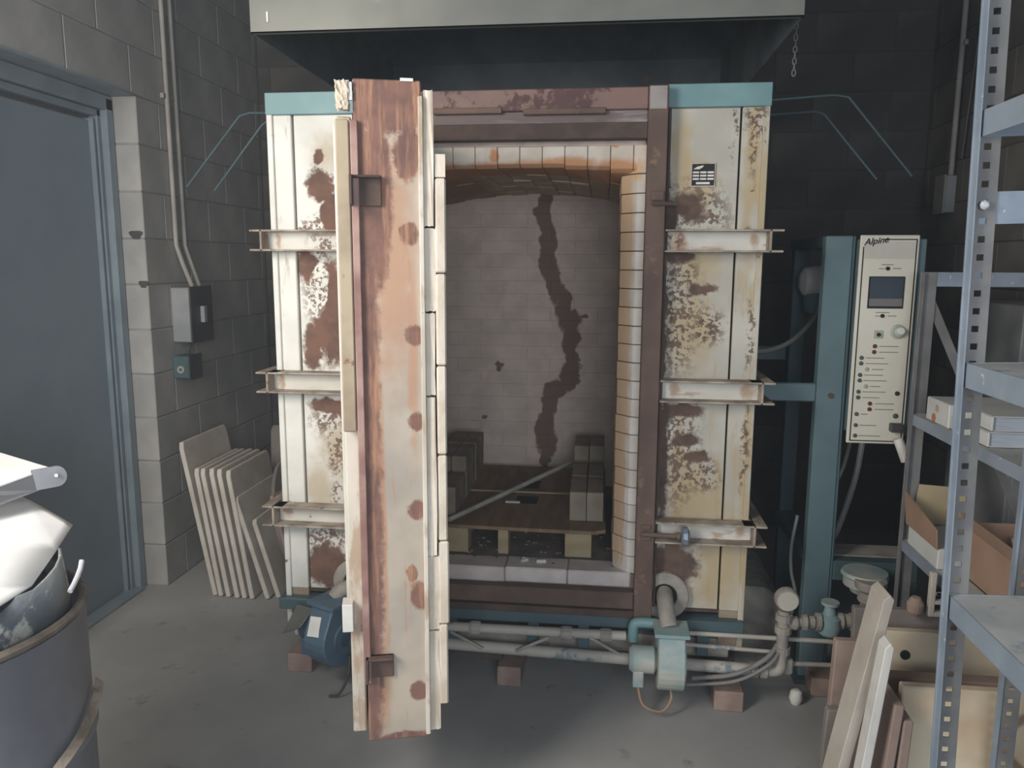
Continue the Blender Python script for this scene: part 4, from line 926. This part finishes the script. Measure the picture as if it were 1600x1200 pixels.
for z in (.882, 1.356, 1.825): shelf(t, NX0, NX1, NY0, NY1, z, .046)
for z in (.868, 1.335, 1.655, 1.808):
    bm = BM(); lathe(bm, (NX0+.012,NY1+.0,z), (0,-1,0), [(.004,.009),(.008,.009),(.012,.005)], 8); obj('bolt_head', bm, 'shiny', t)
bm = BM(); box(bm, NX0-.004, NX1, NY1+.006, NY1+.008, 1.62, 1.68); obj('cross_plate', bm, 'shelfblue', t)
t.rotation_euler = (0, -.024, 0); t.location.x += .012
# far unit
t = thing('far_shelf_unit', 'far blue-grey shelf unit with a diagonal brace, standing behind the near one', 'shelf unit', (1.34,-.06,0))
FX0, FX1, FY0, FY1 = 1.335, 1.76, -.76, -.06
for (x, y, fx, fy) in ((FX0-.004,FY1+.004,1,-1),(FX1+.005,FY1+.004,-1,-1),(FX0-.004,FY0-.004,1,1),(FX1+.005,FY0-.004,-1,1)):
    upright(t, x, y, 1.52, fx, fy, holes=(y < -.5), mx='shelfgrey', my='shelfblue' if y < -.5 else 'shelfgrey')
for z in (.635, 1.062): shelf(t, FX0, FX1, FY0, FY1, z, .035)
bm = BM(); box(bm, FX0-.004, FX1+.005, FY1+.005, FY1+.008, 1.475, 1.52); obj('top_rail', bm, 'shelfblue', t)
bm = BM(); box(bm, FX0-.004, FX1+.005, FY0-.008, FY0-.005, 1.475, 1.52); obj('top_rail', bm, 'shelfblue', t)
bm = BM(); a, b = Vector((FX0+.01,FY1+.01,1.47)), Vector((FX1-.04,FY1+.01,.68)); d = (b-a).normalized(); n = Vector((-d.z,0,d.x))*.014
prism(bm, [a-n, a+n, b+n, b-n], (0,.003,0)); obj('diagonal_brace', bm, 'shelfgrey', t)
# cabinet behind right
t = thing('steel_locker', 'tall grey-blue steel locker against the wall behind the shelf units', 'locker', (1.9,.5,0))
bm = BM(); box(bm, 1.80, 2.04, .25, .75, 0, 1.40); obj('locker_body', bm, 'greybox', t, .004)
for k in range(3): bm = BM(); box(bm, 1.815+k*.075, 1.875+k*.075, .243, .25, .05, 1.36); obj('locker_door', bm, ('greybox','shelfblue','greybox')[k], t, .003)
# ring binders / books on the far unit
t = thing('book_stack_box', 'white box file with printed side lying on the far shelf unit', 'box file', (1.37,-.3,1.063))
bm = BM(); box(bm, 1.345, 1.56, -.30, -.14, 1.0635, 1.135); obj('file_body', bm, 'whitebox', t, .003)
bm = BM(); cyl(bm, (1.3455,-.22,1.11), (1.3435,-.22,1.11), .012, 14); obj('printed_mark', bm, 'cardyellow', t)
bm = BM(); cyl(bm, (1.3455,-.20,1.078), (1.3435,-.20,1.078), .014, 14); obj('printed_mark', bm, 'orange', t)
for k in range(2):
    z0 = 1.0635+k*.043
    t = thing('catalogue_book', ('lower' if k == 0 else 'upper')+' thick paper catalogue of the two stacked on the far shelf unit', 'book', (1.46,-.5,z0), 'catalogues stacked on the far shelf unit')
    bm = BM(); x0 = 1.348+.006*k; box(bm, x0+.006, 1.60, -.53, -.325, z0+.003, z0+.038); obj('pages', bm, 'paper', t)
    bm = BM(); box(bm, x0, 1.60, -.535, -.32, z0+.038, z0+.0415); box(bm, x0, 1.60, -.535, -.32, z0, z0+.003); box(bm, x0, x0+.006, -.535, -.32, z0, z0+.041); obj('cover', bm, 'whitebox', t, .001)
# cardboard boxes on the lower board of the far unit
t = thing('cardboard_box', 'open brown cardboard box of pale rods on the lower board of the far shelf unit', 'box', (1.48,-.55,.636))
bx0, bx1, by0, by1, bz = 1.40, 1.72, -.70, -.36, .80
bm = BM(); box(bm, bx0, bx1, by0, by0+.004, .6365, bz-.04); box(bm, bx0, bx1, by1-.004, by1, .6365, bz); box(bm, bx0, bx0+.004, by0+.004, by1-.004, .6365, bz-.02); box(bm, bx1-.004, bx1, by0+.004, by1-.004, .6365, bz); box(bm, bx0, bx1, by0, by1, .6362, .64)
obj('box_wall', bm, 'cardboard', t)
bm = BM(); prism(bm, [(bx0,by0+.01,.775),(bx0,by1-.01,.78),(bx0-.035,by1-.01,.84),(bx0-.03,by0+.02,.83)], (.003,0,0)); obj('box_flap', bm, 'cardboard', t)
t = thing('small_open_carton', 'small cardboard carton with a raised flap at the far end of the lower board', 'box', (1.38,-.2,.636))
bm = BM(); box(bm, 1.338, 1.53, -.33, -.10, .6365, .70); obj('carton_body', bm, 'whitebox', t, .003)
bm = BM(); prism(bm, [(1.332,-.33,.70),(1.332,-.09,.70),(1.315,-.10,.815),(1.322,-.34,.765)], (.004,0,0)); obj('carton_flap', bm, 'cardboard', t)
bm = BM(); prism(bm, [(1.35,-.09,.70),(1.52,-.09,.70),(1.52,-.07,.82),(1.37,-.075,.83)], (0,.004,0)); obj('carton_flap', bm, 'cardyellow', t)
for k, (x, y, z0, z1, tx, ty) in enumerate(((1.50,-.50,.70,.83,.01,-.01),(1.54,-.46,.68,.77,-.03,.05),(1.60,-.52,.66,.76,.03,.03),(1.57,-.6,.65,.765,-.04,-.02))):
    bm = BM(); tube(bm, [(x,y,z0),(x+tx,y+ty,z1-.012),(x+tx,y+ty,z1)], [.008,.009,.012], 10)
    tag(obj('ceramic_post', bm, 'white', None, loc=(x,y,z0), smooth=True), ('upright bone-white rod sticking out of the brown cardboard box','short white rod lying behind the upright one in the cardboard box','white rod tilted towards the wall in the cardboard box','white rod in the near corner of the cardboard box')[k], 'rod', 'pale rods in the cardboard box')

# ================================================================= SLABS UNDER THE NEAR SHELVES
def up_slab(x0, x1, y, z1, th, label, mat, tilt=.06, skew=0.0, name='kiln_slab'):
    """slab standing on the floor, leaning back by tilt"""
    bm = BM(); 
    pts = [(x0,y,.002),(x1,y,.002),(x1+skew,y+tilt,z1),(x0+skew,y+tilt,z1)]
    prism(bm, pts, (0,th,0)); bmesh.ops.bevel(bm, geom=bm.edges[:], offset=.004, segments=1, affect='EDGES'); jitter(bm, .0006)
    return tag(obj(name, bm, mat, None, loc=((x0+x1)/2,y,0)), label, 'kiln shelf')
hooktan = Nt('tan_slab_with_hook_stain'); p = hooktan.pos('world')
q = hooktan.vec('ADD', p, hooktan.vec('SUBTRACT', hooktan.vec('MULTIPLY', hooktan.noise(p, 10, 3, .5, True), (.02,.02,.02)), (.01,.01,.01)))
c = hooktan.mix(hooktan.step(hooktan.noise(p, 3, 4), .4, .66), S(222,206,172), S(204,166,124))
d1 = hooktan.vec('LENGTH', hooktan.vec('MULTIPLY', hooktan.vec('SUBTRACT', q, (1.50,0,.315)), (1.0,0,1.35)))
rg = hooktan.math('SUBTRACT', 1.0, hooktan.step(hooktan.math('ABSOLUTE', hooktan.math('SUBTRACT', d1, .115)), .006, .022))
c = hooktan.mix(hooktan.math('MULTIPLY', rg, .75), c, S(118,82,60)); hooktan.bump(hooktan.noise(p, 60, 4), .15, .003); M['hook'] = hooktan.done(c, .85)
up_slab(1.13,1.95,-.74,.445,.03,'big scorched tan slab with a brown hooked stain under the near shelves','hook')
up_slab(1.08,1.92,-.62,.405,.045,'thick crumbly slab edge showing between the two tan slabs','slabred')
o = up_slab(1.12,1.90,-.50,.485,.03,'tan slab with a dark round hole near its corner, behind the stained one','slabtan')
bm = BM(); c0 = Vector((1.222,-.450,.418)); lathe(bm, c0, (0,-1,0), [(-.012,.014),(.002,.014)], 20)
bm2 = obj('handling_hole', bm, 'black', o)
up_slab(1.10,1.85,-.42,.515,.03,'grey-topped slab standing behind the tan slab with the hole','slabdark')
up_slab(1.075,1.10,-.80,.40,.17,'narrow brown slab seen end-on beside the scorched tan slab','slabred', .03, .03)
up_slab(1.035,1.06,-.80,.44,.17,'second narrow brown slab seen end-on, next to the leaning white boards','slabred', .03, .045)
up_slab(1.0,1.13,-.50,.46,.03,'brown slab with rounded corner behind the leaning white boards','slabred', .03, .02)
up_slab(.975,1.01,-.54,.27,.03,'low dusty slab end on the floor side of the leaning white boards','slabdark', .02, .02)
def edge_board(x0, x1, y, z1, w, th, label, mat):
    bm = BM(); pts = [(x0,y,.002),(x0+th,y,.002),(x1+th*.9,y+.02,z1-.012),(x1+th*.55,y+.02,z1),(x1,y+.02,z1-.015)]
    prism(bm, pts, (0,w,0)); bmesh.ops.bevel(bm, geom=bm.edges[:], offset=.002, segments=1, affect='EDGES', clamp_overlap=True)
    return tag(obj(name='leaning_board', bm=bm, mat=mat, loc=(x0,y,0)), label, 'board')
edge_board(.942,1.066,-.70,.695,.10,.030,'taller greyish board leaning on the slabs, nearest the gas pipes','slab')
edge_board(.972,1.042,-.80,.612,.05,.024,'bright white board leaning right in front of the taller greyish one','white')
# perforated white piece standing on the slabs
t = thing('perforated_plate', 'white perforated ceramic plate standing on the slabs under the shelves', 'plate', (1.35,-.4,.517))
bm = BM(); y = -.40
for (a, b, c_, d_) in ((0,.016,0,.135),(.016,.13,0,.014),(.016,.13,.038,.050),(.016,.12,.076,.086),(.016,.06,.116,.130),(.045,.055,.01,.12),(.082,.092,.01,.10),(.122,.13,0,.07),(.016,.10,.098,.108)):
    if b > .034: d_ = min(d_, .078); c_ = min(c_, .066)
    prism(bm, [(1.297+a,y,.517+c_),(1.297+b,y,.517+c_),(1.297+b,y,.517+d_-(.02 if d_ > .1 and b > .05 else 0)),(1.297+a,y,.517+d_)], (0,.02,0))
obj('plate_body', bm, 'slab', t, .002)
bm = BM(); lathe(bm, (1.262,-.39,.517), (0,0,1), [(0,.014),(.012,.022),(.035,.024),(.055,.013)], 14); tag(obj('clay_lump', bm, 'slabred', None, loc=(1.262,-.39,.517)), 'small brown lump beside the perforated white plate', 'lump')
